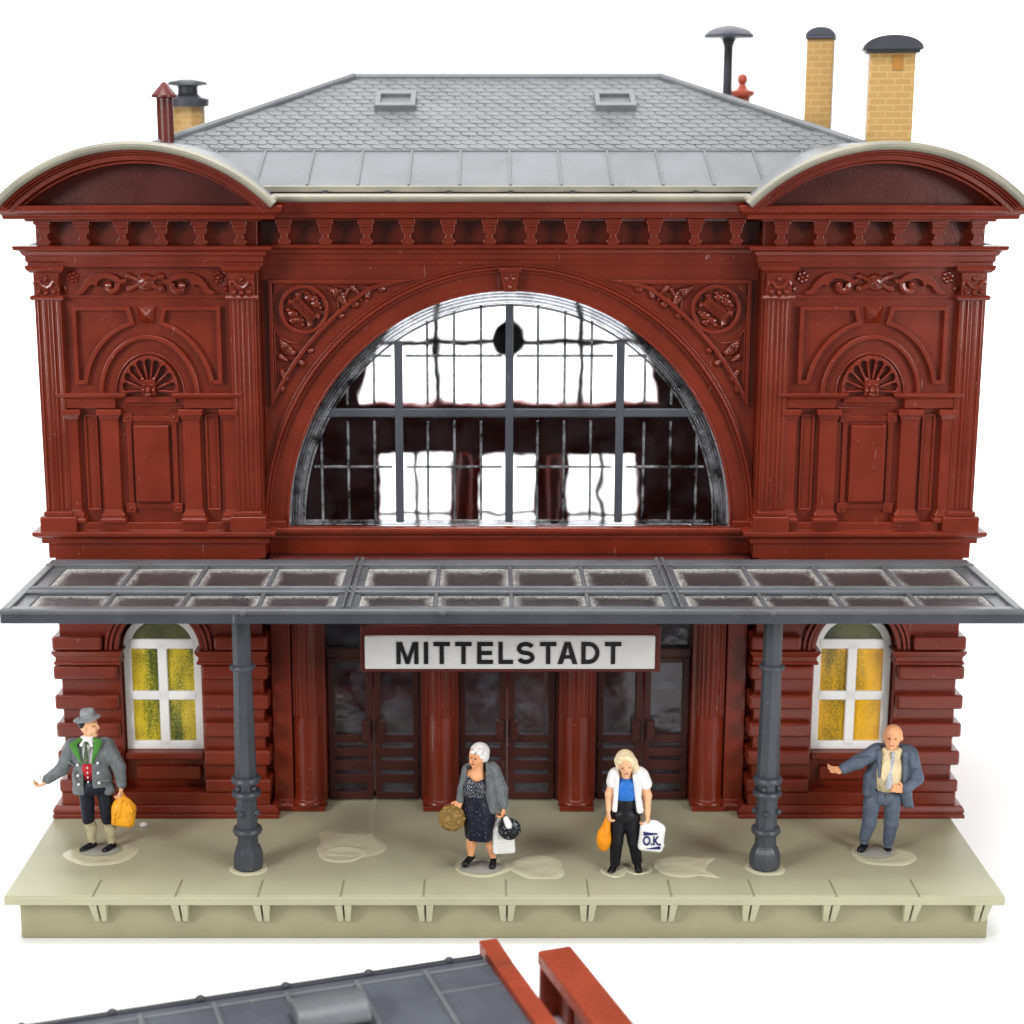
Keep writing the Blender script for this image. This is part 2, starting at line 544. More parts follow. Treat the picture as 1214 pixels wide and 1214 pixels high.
    def build_each(self, name, mat, cx, *a, **k):
        """One object for what lies left of cx, one for what lies right of it."""
        lab = list(range(len(self.v)))

        def root(i):
            while lab[i] != i:
                lab[i] = lab[lab[i]]
                i = lab[i]
            return i
        for f in self.f:
            for i in f[1:]:
                lab[root(i)] = root(f[0])
        sums = {}
        for i, v in enumerate(self.v):
            s_ = sums.setdefault(root(i), [0.0, 0])
            s_[0] += v[0]
            s_[1] += 1
        out = []
        for side in (0, 1):
            m = MB()
            mp = {}
            for f in self.f:
                s_ = sums[root(f[0])]
                if (s_[0] / s_[1] > cx) == bool(side):
                    for i in f:
                        if i not in mp:
                            mp[i] = len(m.v)
                            m.v.append(self.v[i])
                    m.f.append(tuple(mp[i] for i in f))
            if m.v:
                out.append(m.build(name, mat, *a, **k))
        return out

    def build(self, name, mat, parent=None, bevel=0.0, seg=2, angle=35, fix=True):
        me = bpy.data.meshes.new(name)
        me.from_pydata(self.v, [], self.f)
        if fix:
            import bmesh
            bm = bmesh.new()
            bm.from_mesh(me)
            bmesh.ops.recalc_face_normals(bm, faces=bm.faces)
            bm.to_mesh(me)
            bm.free()
        me.materials.append(mat)
        me.polygons.foreach_set('use_smooth', [True] * len(me.polygons))
        me.set_sharp_from_angle(angle=radians(angle))
        o = bpy.data.objects.new(name, me)
        COL.objects.link(o)
        if parent is not None:
            o.parent = parent
        if bevel > 0:
            b = o.modifiers.new('edge_rounding', 'BEVEL')
            b.width = bevel
            b.segments = seg
            b.limit_method = 'ANGLE'
            b.angle_limit = radians(32)
            b.harden_normals = True
        return o


def thing(name, label, cat, loc=(0, 0, 0), rz=0.0, group=None):
    o = bpy.data.objects.new(name, None)
    o.empty_display_size = 0.2
    COL.objects.link(o)
    o.location = loc
    o.rotation_euler = (0, 0, rz)
    o['label'] = label
    o['category'] = cat
    if group:
        o['group'] = group
    return o


def tag(o, label, cat, group=None):
    o['label'] = label
    o['category'] = cat
    if group:
        o['group'] = group
    return o


def arc(cx, cz, rx, rz, a0, a1, n):
    return [(cx + rx * cos(a0 + (a1 - a0) * i / n), cz + rz * sin(a0 + (a1 - a0) * i / n)) for i in range(n + 1)]


def text_mesh(name, body, size, mat, parent, loc, rot, extrude=0.01, bold=0.0, sx=1.0, spacing=1.0, bevel=0.0):
    cu = bpy.data.curves.new(name, 'FONT')
    cu.body = body
    cu.size = size
    cu.extrude = extrude
    cu.offset = bold
    cu.bevel_depth = bevel
    cu.space_character = spacing
    cu.align_x = 'CENTER'
    cu.align_y = 'CENTER'
    t = bpy.data.objects.new(name, cu)
    COL.objects.link(t)
    bpy.context.view_layer.update()
    me = bpy.data.meshes.new_from_object(t.evaluated_get(bpy.context.evaluated_depsgraph_get()))
    bpy.data.objects.remove(t)
    me.name = name
    me.materials.clear()
    me.materials.append(mat)
    o = bpy.data.objects.new(name, me)
    COL.objects.link(o)
    o.parent = parent
    o.location = loc
    o.rotation_euler = rot
    o.scale = (sx, 1, 1)
    return o


# ================================================================ setting
bgm = MB()
prof = [(-9, -0.63), (20, -0.63)] + [(20 + 12 * sin(a), -0.63 + 12 * (1 - cos(a))) for a in np.linspace(0.1, pi / 2, 14)] + [(32, 60)]
vs, fs = [], []
for (y, z) in prof:
    vs += [(-70, y, z), (70, y, z)]
for i in range(len(prof) - 1):
    fs.append((2 * i, 2 * i + 1, 2 * i + 3, 2 * i + 2))
bgm.add(vs, fs)
bg = bgm.build('background', M['paper'], fix=False)
bg['kind'] = 'structure'
# ================================================================ station building
B = thing('station_building', 'dark red model railway station building with a great arched window and curved pediments', 'building')
red = M['red']
HB, IB = 5.78, 3.06          # half width of the building, inner edge of the corner bays
YC = 0.25                    # face of the recessed middle section
YD = 0.50                    # face of the doors
BACK = 6.5

# ---- walls
w = MB()
u_pts = [(-IB, 3.77), (-2.78, 3.77)] + arc(0, 3.77, 2.78, 2.97, pi, 0, 56)[1:-1] + [(2.78, 3.77), (IB, 3.77), (IB, 7.1), (-IB, 7.1)]
w.prism(u_pts, YC, YC + 0.30)
w.box(-IB, IB, YC + 0.12, YC + 0.40, 2.9, 3.64)          # band under the arched window
middle = w.build('middle_wall', red, B, 0.012)
w = MB()
for s in (-1, 1):
    w.box(min(s * IB, s * HB), max(s * IB, s * HB), 0.001, 0.5, 3.42, 7.06)
    w.box(min(s * 5.68, s * HB), max(s * 5.68, s * HB), 0.5, BACK, 0.0, 7.75)
    w.box(min(s * 3.062, s * 5.74), max(s * 3.062, s * 5.74), 0.06, 0.55, 7.0, 7.72)
    w.box(min(s * IB, s * 2.95), max(s * IB, s * 2.95), 0.50, 1.1, 0.0, 7.05)
middle_top = MB().box(-IB, IB, 0.29, 0.5, 7.06, 8.0).build('frieze', red, B, 0.012)
wall = w.build_each('wall', red, 0, B, 0.012)

# ---- ground floor of the corner bays: wall, rustication, window
def bay_ground(cx, print_mats):
    wx0, wx1 = -0.535, 0.495                  # window opening, local
    top = 2.33
    h = 1.36
    arch_pts = arc((wx0 + wx1) / 2, top, (wx1 - wx0) / 2, 0.52, pi, 0, 20)
    hb_ = 0.075
    pts = [(-h + hb_, 0.33), (wx0, 0.33), (wx0, top)] + arch_pts[1:-1] + [(wx1, top), (wx1, 0.33), (h - hb_, 0.33), (h - hb_, 3.42), (-h + hb_, 3.42)]
    pts = [(cx + x, z) for x, z in pts]
    m = MB().prism(pts, 0.0, 0.30)
    m.box(cx + wx0 + 0.002, cx + wx1 - 0.002, 0.14, 0.3, 0.33, 0.84)          # breast under the window
    m.build('bay_wall', red, B, 0.012)
    m = MB()
    m.box(cx - h + 0.02, cx + h - 0.02, -0.10, 0.5, 0.17, 0.335)
    m.sweep([(0.0, 0.0), (0.10, 0.0), (0.10, 0.05), (0.075, 0.065), (0.10, 0.085), (0.085, 0.13), (0.06, 0.17), (0.0, 0.17)],
            [(cx - h, 1.0), (cx - h, -0.06), (cx + h, -0.06), (cx + h, 0.6)])
    m.build('plinth', red, B, 0.012)
    # projecting courses, each side of the window
    zs = [(0.34, 0.514), (0.709, 0.905), (1.088, 1.281), (1.463, 1.655), (1.858, 2.038), (2.245, 2.428), (2.62, 2.80), (2.98, 3.16)]
    for i, (z0, z1) in enumerate(zs):
        m = MB()
        a = 0.0
        if z1 > 2.4:
            a = 0.10 if z1 < 2.6 else -0.05
        for s in (-1, 1):
            e = wx0 - 0.02 if s < 0 else wx1 + 0.02
            if z1 > 2.9:
                e = 0.0
            lo, hi = (-h, e - a) if s < 0 else (e + a, h)
            if a:
                lo, hi = (-h, e - 0.17) if s < 0 else (e + 0.17, h)
            m.box(cx + lo, cx + hi, -0.12, 0.34, z0, z1)
        m.build_each('rustic_course', red, cx, B, 0.035, 3)
    # imposts
    m = MB()
    for s in (-1, 1):
        e = wx0 - 0.005 if s < 0 else wx1 + 0.005
        a0, a1 = (cx - h + 0.05, cx + e) if s < 0 else (cx + e, cx + h - 0.05)
        path = [(a0, 0.3), (a0, -0.07), (a1, -0.07), (a1, 0.2)]
        m.sweep([(0.0, 2.05), (0.03, 2.05), (0.045, 2.08), (0.02, 2.10), (0.02, 2.15), (0.05, 2.19), (0.065, 2.235), (0.0, 2.235)], path)
    m.build_each('impost', red, cx, B, 0.008)
    # window arch mouldings
    m = MB()
    c = cx + (wx0 + wx1) / 2
    for r0, r1, y in ((0.0, 0.06, -0.06), (0.07, 0.11, -0.09), (0.13, 0.17, -0.07)):
        m.strip(arc(c, top - 0.09, (wx1 - wx0) / 2 + r1, 0.52 + r1, pi, 0, 24), arc(c, top - 0.09, (wx1 - wx0) / 2 + r0, 0.52 + r0, pi, 0, 24), y, 0.05, closed=False)
    m.build('arch_moulding', red, B, 0.008)
    # sill and breast panel
    m = MB()
    m.box(cx + wx0 + 0.003, cx + wx1 - 0.003, 0.0, 0.2, 0.74, 0.835)
    m.box(cx + wx0 + 0.14, cx + wx1 - 0.05, 0.07, 0.2, 0.44, 0.63)
    m.build('sill', red, B, 0.03, 3)
    # window: frame and printed panes
    win = MB()
    fo = [(c - 0.50, 0.835), (c - 0.50, top - 0.12)] + arc(c, top - 0.12, 0.50, 0.46, pi, 0, 20)[1:-1] + [(c + 0.50, top - 0.12), (c + 0.50, 0.835)]
    fi = [(c - 0.40, 0.95), (c - 0.40, top - 0.12)] + arc(c, top - 0.12, 0.40, 0.37, pi, 0, 20)[1:-1] + [(c + 0.40, top - 0.12), (c + 0.40, 0.95)]
    win.strip(fo, fi, 0.15, 0.20)
    win.box(c - 0.42, c + 0.42, 0.146, 0.196, 2.19, 2.32)
    win.box(c - 0.42, c + 0.42, 0.147, 0.197, 1.505, 1.625)
    win.box(c - 0.06, c + 0.06, 0.144, 0.194, 0.9, 2.25)
    wf = win.build('window', M['white_frame'], B, 0.012)
    k = 0
    for x0, x1, z0, z1 in ((-0.45, -0.02, 0.9, 1.56), (0.02, 0.45, 0.9, 1.56), (-0.45, -0.02, 1.56, 2.25), (0.02, 0.45, 1.56, 2.25)):
        MB().box(c + x0, c + x1, 0.186, 0.21, z0, z1).build('pane', print_mats[k], wf)
        k += 1
    MB().prism([(c - 0.45, 2.25), (c - 0.45, top - 0.12)] + arc(c, top - 0.12, 0.45, 0.41, pi, 0, 16)[1:-1] + [(c + 0.45, top - 0.12), (c + 0.45, 2.25)], 0.186, 0.21).build('pane', M['print_dark'], wf)


bay_ground(-4.42, [M['print_green'], M['print_green'], M['print_green'], M['print_green']])
bay_ground(4.42, [M['print_yellow'], M['print_yellow'], M['print_yellow'], M['print_yellow']])

# ---- upper floor of the corner bays
def scroll(m, cx, cz, s):
    """One acanthus scroll, s = +1 runs out to the right."""
    leaf = [(-0.36, -0.115), (-0.28, -0.085), (-0.235, 0.0), (-0.15, 0.085), (-0.03, 0.125), (0.09, 0.115), (0.17, 0.075), (0.21, 0.035),
            (0.29, 0.045), (0.27, 0.0), (0.20, -0.02), (0.15, 0.02), (0.07, 0.045), (0.0, 0.05), (-0.06, 0.02), (-0.085, -0.05), (-0.12, -0.02),
            (-0.17, -0.04), (-0.24, -0.13), (-0.32, -0.145)]
    m.prism([(cx + s * x, cz + z) for x, z in leaf], -0.085, 0.01)
    pts = [(cx + s * (0.085 + 0.095 * cos(t) * (1 - k / 16)), -0.06, cz - 0.045 + 0.085 * sin(t) * (1 - k / 16)) for k, t in enumerate(np.linspace(0.5, -3.4, 10))]
    m.tube(pts, [0.036, 0.04, 0.042, 0.042, 0.042, 0.04, 0.036, 0.03, 0.026, 0.02], 7, 1.0)
    m.blob((cx + s * 0.055, -0.05, cz - 0.035), (0.055, 0.06, 0.05), 9, 7)


def rosette(m, cx, cz, r, y=0.0):
    m.blob((cx, y - 0.01, cz), (r * 0.42, 0.05, r * 0.42), 8, 6)
    for k in range(6):
        a = 2 * pi * k / 6 + 0.3
        m.blob((cx + cos(a) * r * 0.62, y, cz + sin(a) * r * 0.62), (r * 0.4, 0.035, r * 0.4), 7, 5)


def pilaster(x0, x1):
    p = MB()
    c = (x0 + x1) / 2
    hw = (x1 - x0) / 2
    p.box(x0, x1, -0.10, 0.03, 4.0, 6.70)
    n = 5
    pitch = (2 * hw - 0.03) / n
    for k in range(n):                       # fillets leave flutes between them
        xx = x0 + 0.015 + pitch * (k + 0.5)
        p.tube([(xx, -0.097, 4.07), (xx, -0.097, 6.66)], pitch * 0.36, 8, 1.0)
    p.box(x0 - 0.02, x1 + 0.02, -0.15, 0.03, 3.995, 4.05)
    sh = p.build('pilaster', red, B, 0.008)
    q = MB()
    q.sweep([(0, 6.66), (0.03, 6.66), (0.05, 6.69), (0.03, 6.72), (0, 6.72)], [(x0, 0.05), (x0, -0.10), (x1, -0.10), (x1, 0.05)])
    q.box(x0 + 0.005, x1 - 0.005, -0.12, 0.03, 6.71, 7.0)
    q.sweep([(0, 6.99), (0.03, 6.99), (0.07, 7.03), (0.08, 7.08), (0, 7.08)], [(x0, 0.05), (x0, -0.10), (x1, -0.10), (x1, 0.05)])
    cz = 6.84
    q.blob((c, -0.13, cz + 0.08), (0.034, 0.045, 0.036), 8, 6)
    for s in (-1, 1):
        q.tube([(c, -0.125, cz - 0.03), (c + s * 0.05, -0.13, cz - 0.01), (c + s * 0.09, -0.135, cz + 0.045), (c + s * 0.125, -0.13, cz + 0.05), (c + s * 0.135, -0.13, cz + 0.01)], 0.028, 7)
        q.blob((c + s * 0.09, -0.13, cz - 0.075), (0.04, 0.045, 0.032), 8, 6)
    q.blob((c, -0.13, cz - 0.085), (0.036, 0.045, 0.034), 8, 6)
    q.build('capital', red, sh, 0.006)
    r = MB()
    r.box(x0 - 0.07, x1 + 0.07, -0.17, 0.03, 3.785, 3.99)
    r.build('pedestal', red, sh, 0.02, 3)


def bay_upper(cx):
    for s in (-1, 1):
        a, b = cx + s * 1.02, cx + s * 1.335
        pilaster(min(a, b), max(a, b))
    # base cornice of the upper floor
    m = MB()
    x0, x1 = cx - 1.36, cx + 1.36
    m.sweep([(0, 3.62), (0.06, 3.63), (0.06, 3.69), (0.09, 3.70), (0.15, 3.74), (0.155, 3.79), (0.06, 3.80), (0.06, 3.90), (0, 3.90)],
            [(x0, 1.2), (x0, -0.02), (x1, -0.02), (x1, 0.6)])
    m.build('string_course', red, B, 0.010)
    # ornament frieze
    m = MB()
    m.box(cx - 1.0, cx + 1.0, -0.02, 0.01, 6.675, 6.715)
    m.build('frieze_line', red, B, 0.008)
    m = MB()
    cz = 6.87
    for s in (-1, 1):
        scroll(m, cx + s * 0.50, cz, -s)
        rosette(m, cx + s * 0.88, cz + 0.06, 0.085)
        m.blob((cx + s * 0.98, 0, cz - 0.08), (0.04, 0.04, 0.04), 7, 5)
        for dz in (-0.075, 0.07):
            m.blob((cx + s * 0.19, 0, cz + dz), (0.06, 0.055, 0.052), 8, 6)
            m.tube([(cx + s * 0.17, -0.02, cz + dz), (cx + s * 0.05, -0.03, cz + dz * 0.2)], 0.035, 6)
    m.blob((cx, -0.01, cz), (0.12, 0.07, 0.11), 10, 8)
    m.blob((cx, -0.04, cz - 0.02), (0.055, 0.06, 0.05), 8, 6)
    for s in (-1, 1):
        m.blob((cx + s * 0.05, -0.055, cz + 0.035), (0.022, 0.025, 0.016), 6, 5)
    m.build('scroll_ornament', red, B, 0.014, 2)
    # corner frames that follow the blind arch
    ca, cz0, R = cx, 5.49, 0.73
    for s in (-1, 1):
        a0, a1 = 0.20, 1.20
        pts = [(0.90, 6.58), (0.215, 6.58), (0.155, 6.36)]
        aa = np.linspace(atan2(6.36 - cz0 - 0.02, 0.155), 0.17, 14)
        r_arc = sqrt(0.155 ** 2 + (6.36 - cz0) ** 2)
        pts = [(0.90, 6.58), (0.205, 6.58), (0.15, 6.36)] + [(r_arc * cos(t) * 0.86, cz0 + r_arc * sin(t)) for t in aa[1:]] + [(0.76, 5.63), (0.90, 5.63)]
        MB().frame([(ca + s * x, z) for x, z in pts], 0.048, -0.075, 0.01).build('corner_frame', red, B, 0.022, 3)
    # diamond keystone
    m = MB()
    a, c, t, bt = 0.125, 0.095, 6.59, 6.37
    m.add([(ca - a, 0, t), (ca + a, 0, t), (ca + c, 0, bt), (ca - c, 0, bt), (ca, -0.10, (t + bt) / 2 - 0.01)], [(0, 1, 4), (1, 2, 4), (2, 3, 4), (3, 0, 4)])
    m.build('diamond_boss', M['red'], B)
    # blind arch
    m = MB()
    m.strip(arc(ca, cz0, 0.615, 0.745, pi, 0, 30), arc(ca, cz0, 0.562, 0.69, pi, 0, 30), -0.075, 0.01, closed=False)
    m.strip(arc(ca, cz0, 0.43, 0.53, pi, 0, 30), arc(ca, cz0, 0.405, 0.50, pi, 0, 30), -0.022, 0.01, closed=False)
    m.build('blind_arch', red, B, 0.020, 3)
    # shell: wedges between nine scooped lobes
    m = MB()
    cs, n, y0 = 5.545, 9, -0.075
    ths = [0.16 + (pi - 0.32) * k / (n - 1) for k in range(n)]
    SX, SZ = 0.93, 1.12
    def hw(u):
        return (0.055 + 0.115 * u ** 0.8) * (1.0 if u < 0.8 else sqrt(max(0.0, 1 - ((u - 0.8) / 0.2) ** 2)))
    def pol(r, t):
        return (ca + r * cos(t) * SX, cs + r * sin(t) * SZ)
    us = [0, 0.2, 0.4, 0.6, 0.75, 0.85, 0.93, 0.98, 1.0]
    for k in range(n + 1):
        lo = ths[k - 1] if k > 0 else -0.06
        hi = ths[k] if k < n else pi + 0.06
        pts = []
        if k > 0:
            pts += [pol(0.10 + 0.255 * q, lo + hw(q)) for q in us]
        else:
            pts += [pol(0.08, lo)]
        pts += [pol(0.385, lo + (hi - lo) * q) for q in (0, 0.25, 0.5, 0.75, 1)]
        if k < n:
            pts += [pol(0.10 + 0.255 * q, hi - hw(q)) for q in reversed(us)]
        else:
            pts += [pol(0.08, hi)]
        m.prism(pts, y0, 0.01)
    m.build('shell_niche', red, B, 0.008)
    m = MB()
    hz = 5.60
    m.box(ca - 0.085, ca + 0.085, -0.13, 0.0, hz - 0.10, hz + 0.09)
    m.blob((ca, -0.13, hz - 0.035), (0.04, 0.06, 0.045), 8, 6)
    m.blob((ca, -0.135, hz - 0.085), (0.05, 0.045, 0.03), 8, 6)
    for s in (-1, 1):
        m.blob((ca + s * 0.045, -0.135, hz + 0.03), (0.03, 0.03, 0.018), 7, 5)
        m.blob((ca + s * 0.06, -0.12, hz - 0.04), (0.03, 0.035, 0.035), 7, 5)
        m.blob((ca + s * 0.07, -0.11, hz + 0.095), (0.03, 0.035, 0.03), 7, 5)
    m.build('mask', red, B, 0.015)
    # imposts and small plate
    m = MB()
    for s in (-1, 1):
        x0, x1 = (ca - 1.02, ca - 0.40) if s < 0 else (ca + 0.40, ca + 1.02)
        m.box(x0 + (0.02 if s > 0 else 0), x1 - (0.02 if s < 0 else 0), -0.09, 0.01, 5.335, 5.45)
        m.sweep([(0, 5.44), (0.09, 5.45), (0.13, 5.49), (0.135, 5.525), (0, 5.525)], [(x0 + 0.01, 0.05), (x0 + 0.01, 0.0), (x1 - 0.01, 0.0), (x1 - 0.01, 0.05)] if s > 0 else [(x0 + 0.01, 0.05), (x0 + 0.01, 0.0), (x1 - 0.01, 0.0), (x1 - 0.01, 0.05)])
    m.build_each('impost_band', red, cx, B, 0.010)
    m = MB()
    m.box(ca - 0.32, ca + 0.32, -0.05, 0.01, 5.40, 5.48)
    m.box(ca - 0.40, ca + 0.40, -0.012, 0.01, 5.325, 5.345)
    m.build('tablet', red, B, 0.010)
    # little columns
    for s in (-1, 1):
        for xc, hwid, clip in ((0.50, 0.105, None), (0.965, 0.07, None)):
            x = ca + s * xc
            m = MB()
            m.box(x - hwid, x + hwid, -0.085, 0.01, 4.06, 5.22)
            m.sweep([(0, 5.19), (0.015, 5.20), (0.02, 5.23), (0.045, 5.26), (0.045, 5.325), (0, 5.325)], [(x - hwid, 0.02), (x - hwid, -0.085), (x + hwid, -0.085), (x + hwid, 0.02)])
            m.sweep([(0, 3.905), (0.055, 3.905), (0.055, 3.95), (0.03, 3.965), (0.035, 4.0), (0.015, 4.03), (0, 4.07)], [(x - hwid, 0.02), (x - hwid, -0.085), (x + hwid, -0.085), (x + hwid, 0.02)])
            m.build('column', red, B, 0.012)
        # narrow panel frames
        x = ca + s * 0.745
        MB().frame([(x - 0.085, 4.04), (x + 0.085, 4.04), (x + 0.085, 5.26), (x - 0.085, 5.26)], 0.028, -0.03, 0.01).build('narrow_frame', red, B, 0.010)
    # middle panel
    m = MB()
    m.frame([(ca - 0.31, 4.06), (ca + 0.31, 4.06), (ca + 0.31, 5.23), (ca - 0.31, 5.23)], 0.065, -0.028, 0.01)
    for sx in (-1, 1):
        for z in (4.075, 5.215):
            m.box(ca + sx * 0.29 - 0.06, ca + sx * 0.29 + 0.06, -0.045, 0.01, z - 0.06, z + 0.06)
            m.blob((ca + sx * 0.29, -0.045, z), (0.02, 0.02, 0.02), 6, 5)
    m.build('panel_frame', red, B, 0.008)
    MB().box(ca - 0.215, ca + 0.215, -0.085, 0.01, 4.16, 5.12).build('raised_panel', red, B, 0.016)


for cx in (-4.42, 4.42):
    bay_upper(cx)

# ---- entablature: architrave, consoles, cornice
arch_prof = [(0.0, 7.06), (0.03, 7.06), (0.03, 7.12), (0.05, 7.125), (0.05, 7.19), (0.075, 7.20), (0.10, 7.25), (0.16, 7.27), (0.17, 7.315), (0.02, 7.325), (0.0, 7.325)]
corn_prof = [(0.0, 7.60), (0.05, 7.60), (0.06, 7.63), (0.26, 7.64), (0.27, 7.69), (0.31, 7.70), (0.35, 7.74), (0.36, 7.80), (0.0, 7.82)]
for s in (-1, 1):
    x0, x1 = sorted((s * 3.02, s * 5.78))
    pth = [(x0 - 0.0, 1.5 if s < 0 else 0.7), (x0, -0.10), (x1, -0.10), (x1, 0.7 if s < 0 else 1.5)]
    MB().sweep(arch_prof, pth).build('architrave', red, B, 0.008)
    px0, px1 = (x0 + 0.04, x1 - 0.03) if s < 0 else (x0 + 0.03, x1 - 0.04)
    pth2 = [(px0, 1.5 if s < 0 else 0.5), (px0, -0.14), (px1, -0.14), (px1, 0.5 if s < 0 else 1.5)]
    MB().sweep(corn_prof, pth2).build('cornice', red, B, 0.010)
MB().sweep(arch_prof, [(-3.06, YC), (3.06, YC)]).build('architrave', red, B, 0.008)
MB().sweep([(0.0, 7.58), (0.06, 7.585), (0.08, 7.63), (0.36, 7.64), (0.37, 7.70), (0.40, 7.71), (0.44, 7.80), (0.45, 7.84), (0.0, 7.86)], [(-3.0, YC), (3.0, YC)]).build('cornice', red, B, 0.010)


def console_mesh():
    m = MB()
    m.box(-0.10, 0.10, -0.21, 0.10, 7.565, 7.635)
    m.box(-0.082, 0.082, -0.18, 0.10, 7.525, 7.57)
    body = [(-0.075, 7.53), (-0.075, 7.46), (-0.04, 7.435), (-0.045, 7.40), (-0.075, 7.375), (-0.08, 7.345), (-0.06, 7.315)]
    pts = body + [(-x, z) for x, z in reversed(body)]
    m.prism(pts, -0.13, 0.12)
    return m


con = console_mesh().build('console', red, B, 0.010)
first = True
for cx, y in [(-4.42 + 0.235 * k, 0.0) for k in (-5, -3, -1, 1, 3, 5)] + [(4.42 + 0.235 * k, 0.0) for k in (-5, -3, -1, 1, 3, 5)] + [(0.2485 * k, 0.18) for k in range(-11, 12, 2)]:
    o = con if first else con.copy()
    if not first:
        COL.objects.link(o)
    first = False
    o.location = (cx, y, 0)

# ---- pediments
def pediment(cx):
    hw_, rise, zb = 1.60, 0.66, 7.83
    R = (hw_ ** 2 + rise ** 2) / (2 * rise)
    cz = zb + rise - R
    a = math.asin(hw_ / R)
    def A(r, n=40, ext=0.0):
        return arc(cx, cz, r, r, pi / 2 + a + ext, pi / 2 - a - ext, n)
    p = MB()
    steps = [(R - 0.02, R - 0.075, -0.60, -0.2), (R - 0.075, R - 0.10, -0.55, -0.2), (R - 0.10, R - 0.165, -0.50, -0.2), (R - 0.168, R - 0.205, -0.42, -0.1)]
    for r1, r0, y0, y1 in steps:
        k = math.asin(min(1, (hw_) / r1))
        o_ = arc(cx, cz, r1, r1, pi / 2 + a, pi / 2 - a, 40)
        i_ = arc(cx, cz, r0, r0, pi / 2 + a, pi / 2 - a, 40)
        i_ = [(x, max(z, 7.70)) for x, z in i_]
        p.strip(o_, i_, y0, y1 + 0.25, closed=False)
    ped = p.build('pediment', red, B, 0.012)
    t = MB()
    pts = [(x, z) for x, z in arc(cx, cz, R - 0.12, R - 0.12, pi / 2 + a, pi / 2 - a, 40)]
    t.prism([(pts[0][0], 7.7)] + pts + [(pts[-1][0], 7.7)], -0.09, 0.0)
    t.build('tympanum', M['maroon'], ped)  # darker than the pediment red: shade of the recess put into the colour
    v = MB()
    v.strip(arc(cx, cz, R + 0.03, R + 0.03, pi / 2 + a, pi / 2 - a, 40), arc(cx, cz, R - 0.035, R - 0.035, pi / 2 + a, pi / 2 - a, 40), -0.62, 1.1, closed=False)
    v.build('barrel_roof', M['zinc'], ped, 0.01)
    g = MB()
    pth = [(x, -0.66, z) for x, z in arc(cx, cz, R + 0.005, R + 0.005, pi / 2 + a * 1.01, pi / 2 - a * 1.01, 40)]
    g.tube(pth, 0.052, 10)
    g.build('gutter', M['beige'], ped)
    return ped


pediment(-4.385)
pediment(4.385)
g = MB()
g.tube([(-2.80, -0.30, 7.885), (2.80, -0.30, 7.885)], 0.05, 10)
for s in (-1, 1):
    g.tube([(s * 2.80, -0.30, 7.885), (s * 2.80, -0.66, 7.86)], 0.05, 10)
    g.tube([(s * 5.97, -0.62, 7.84), (s * 6.3, -0.55, 7.84)], 0.035, 8)
g.build('eaves_gutter', M['beige'], B)

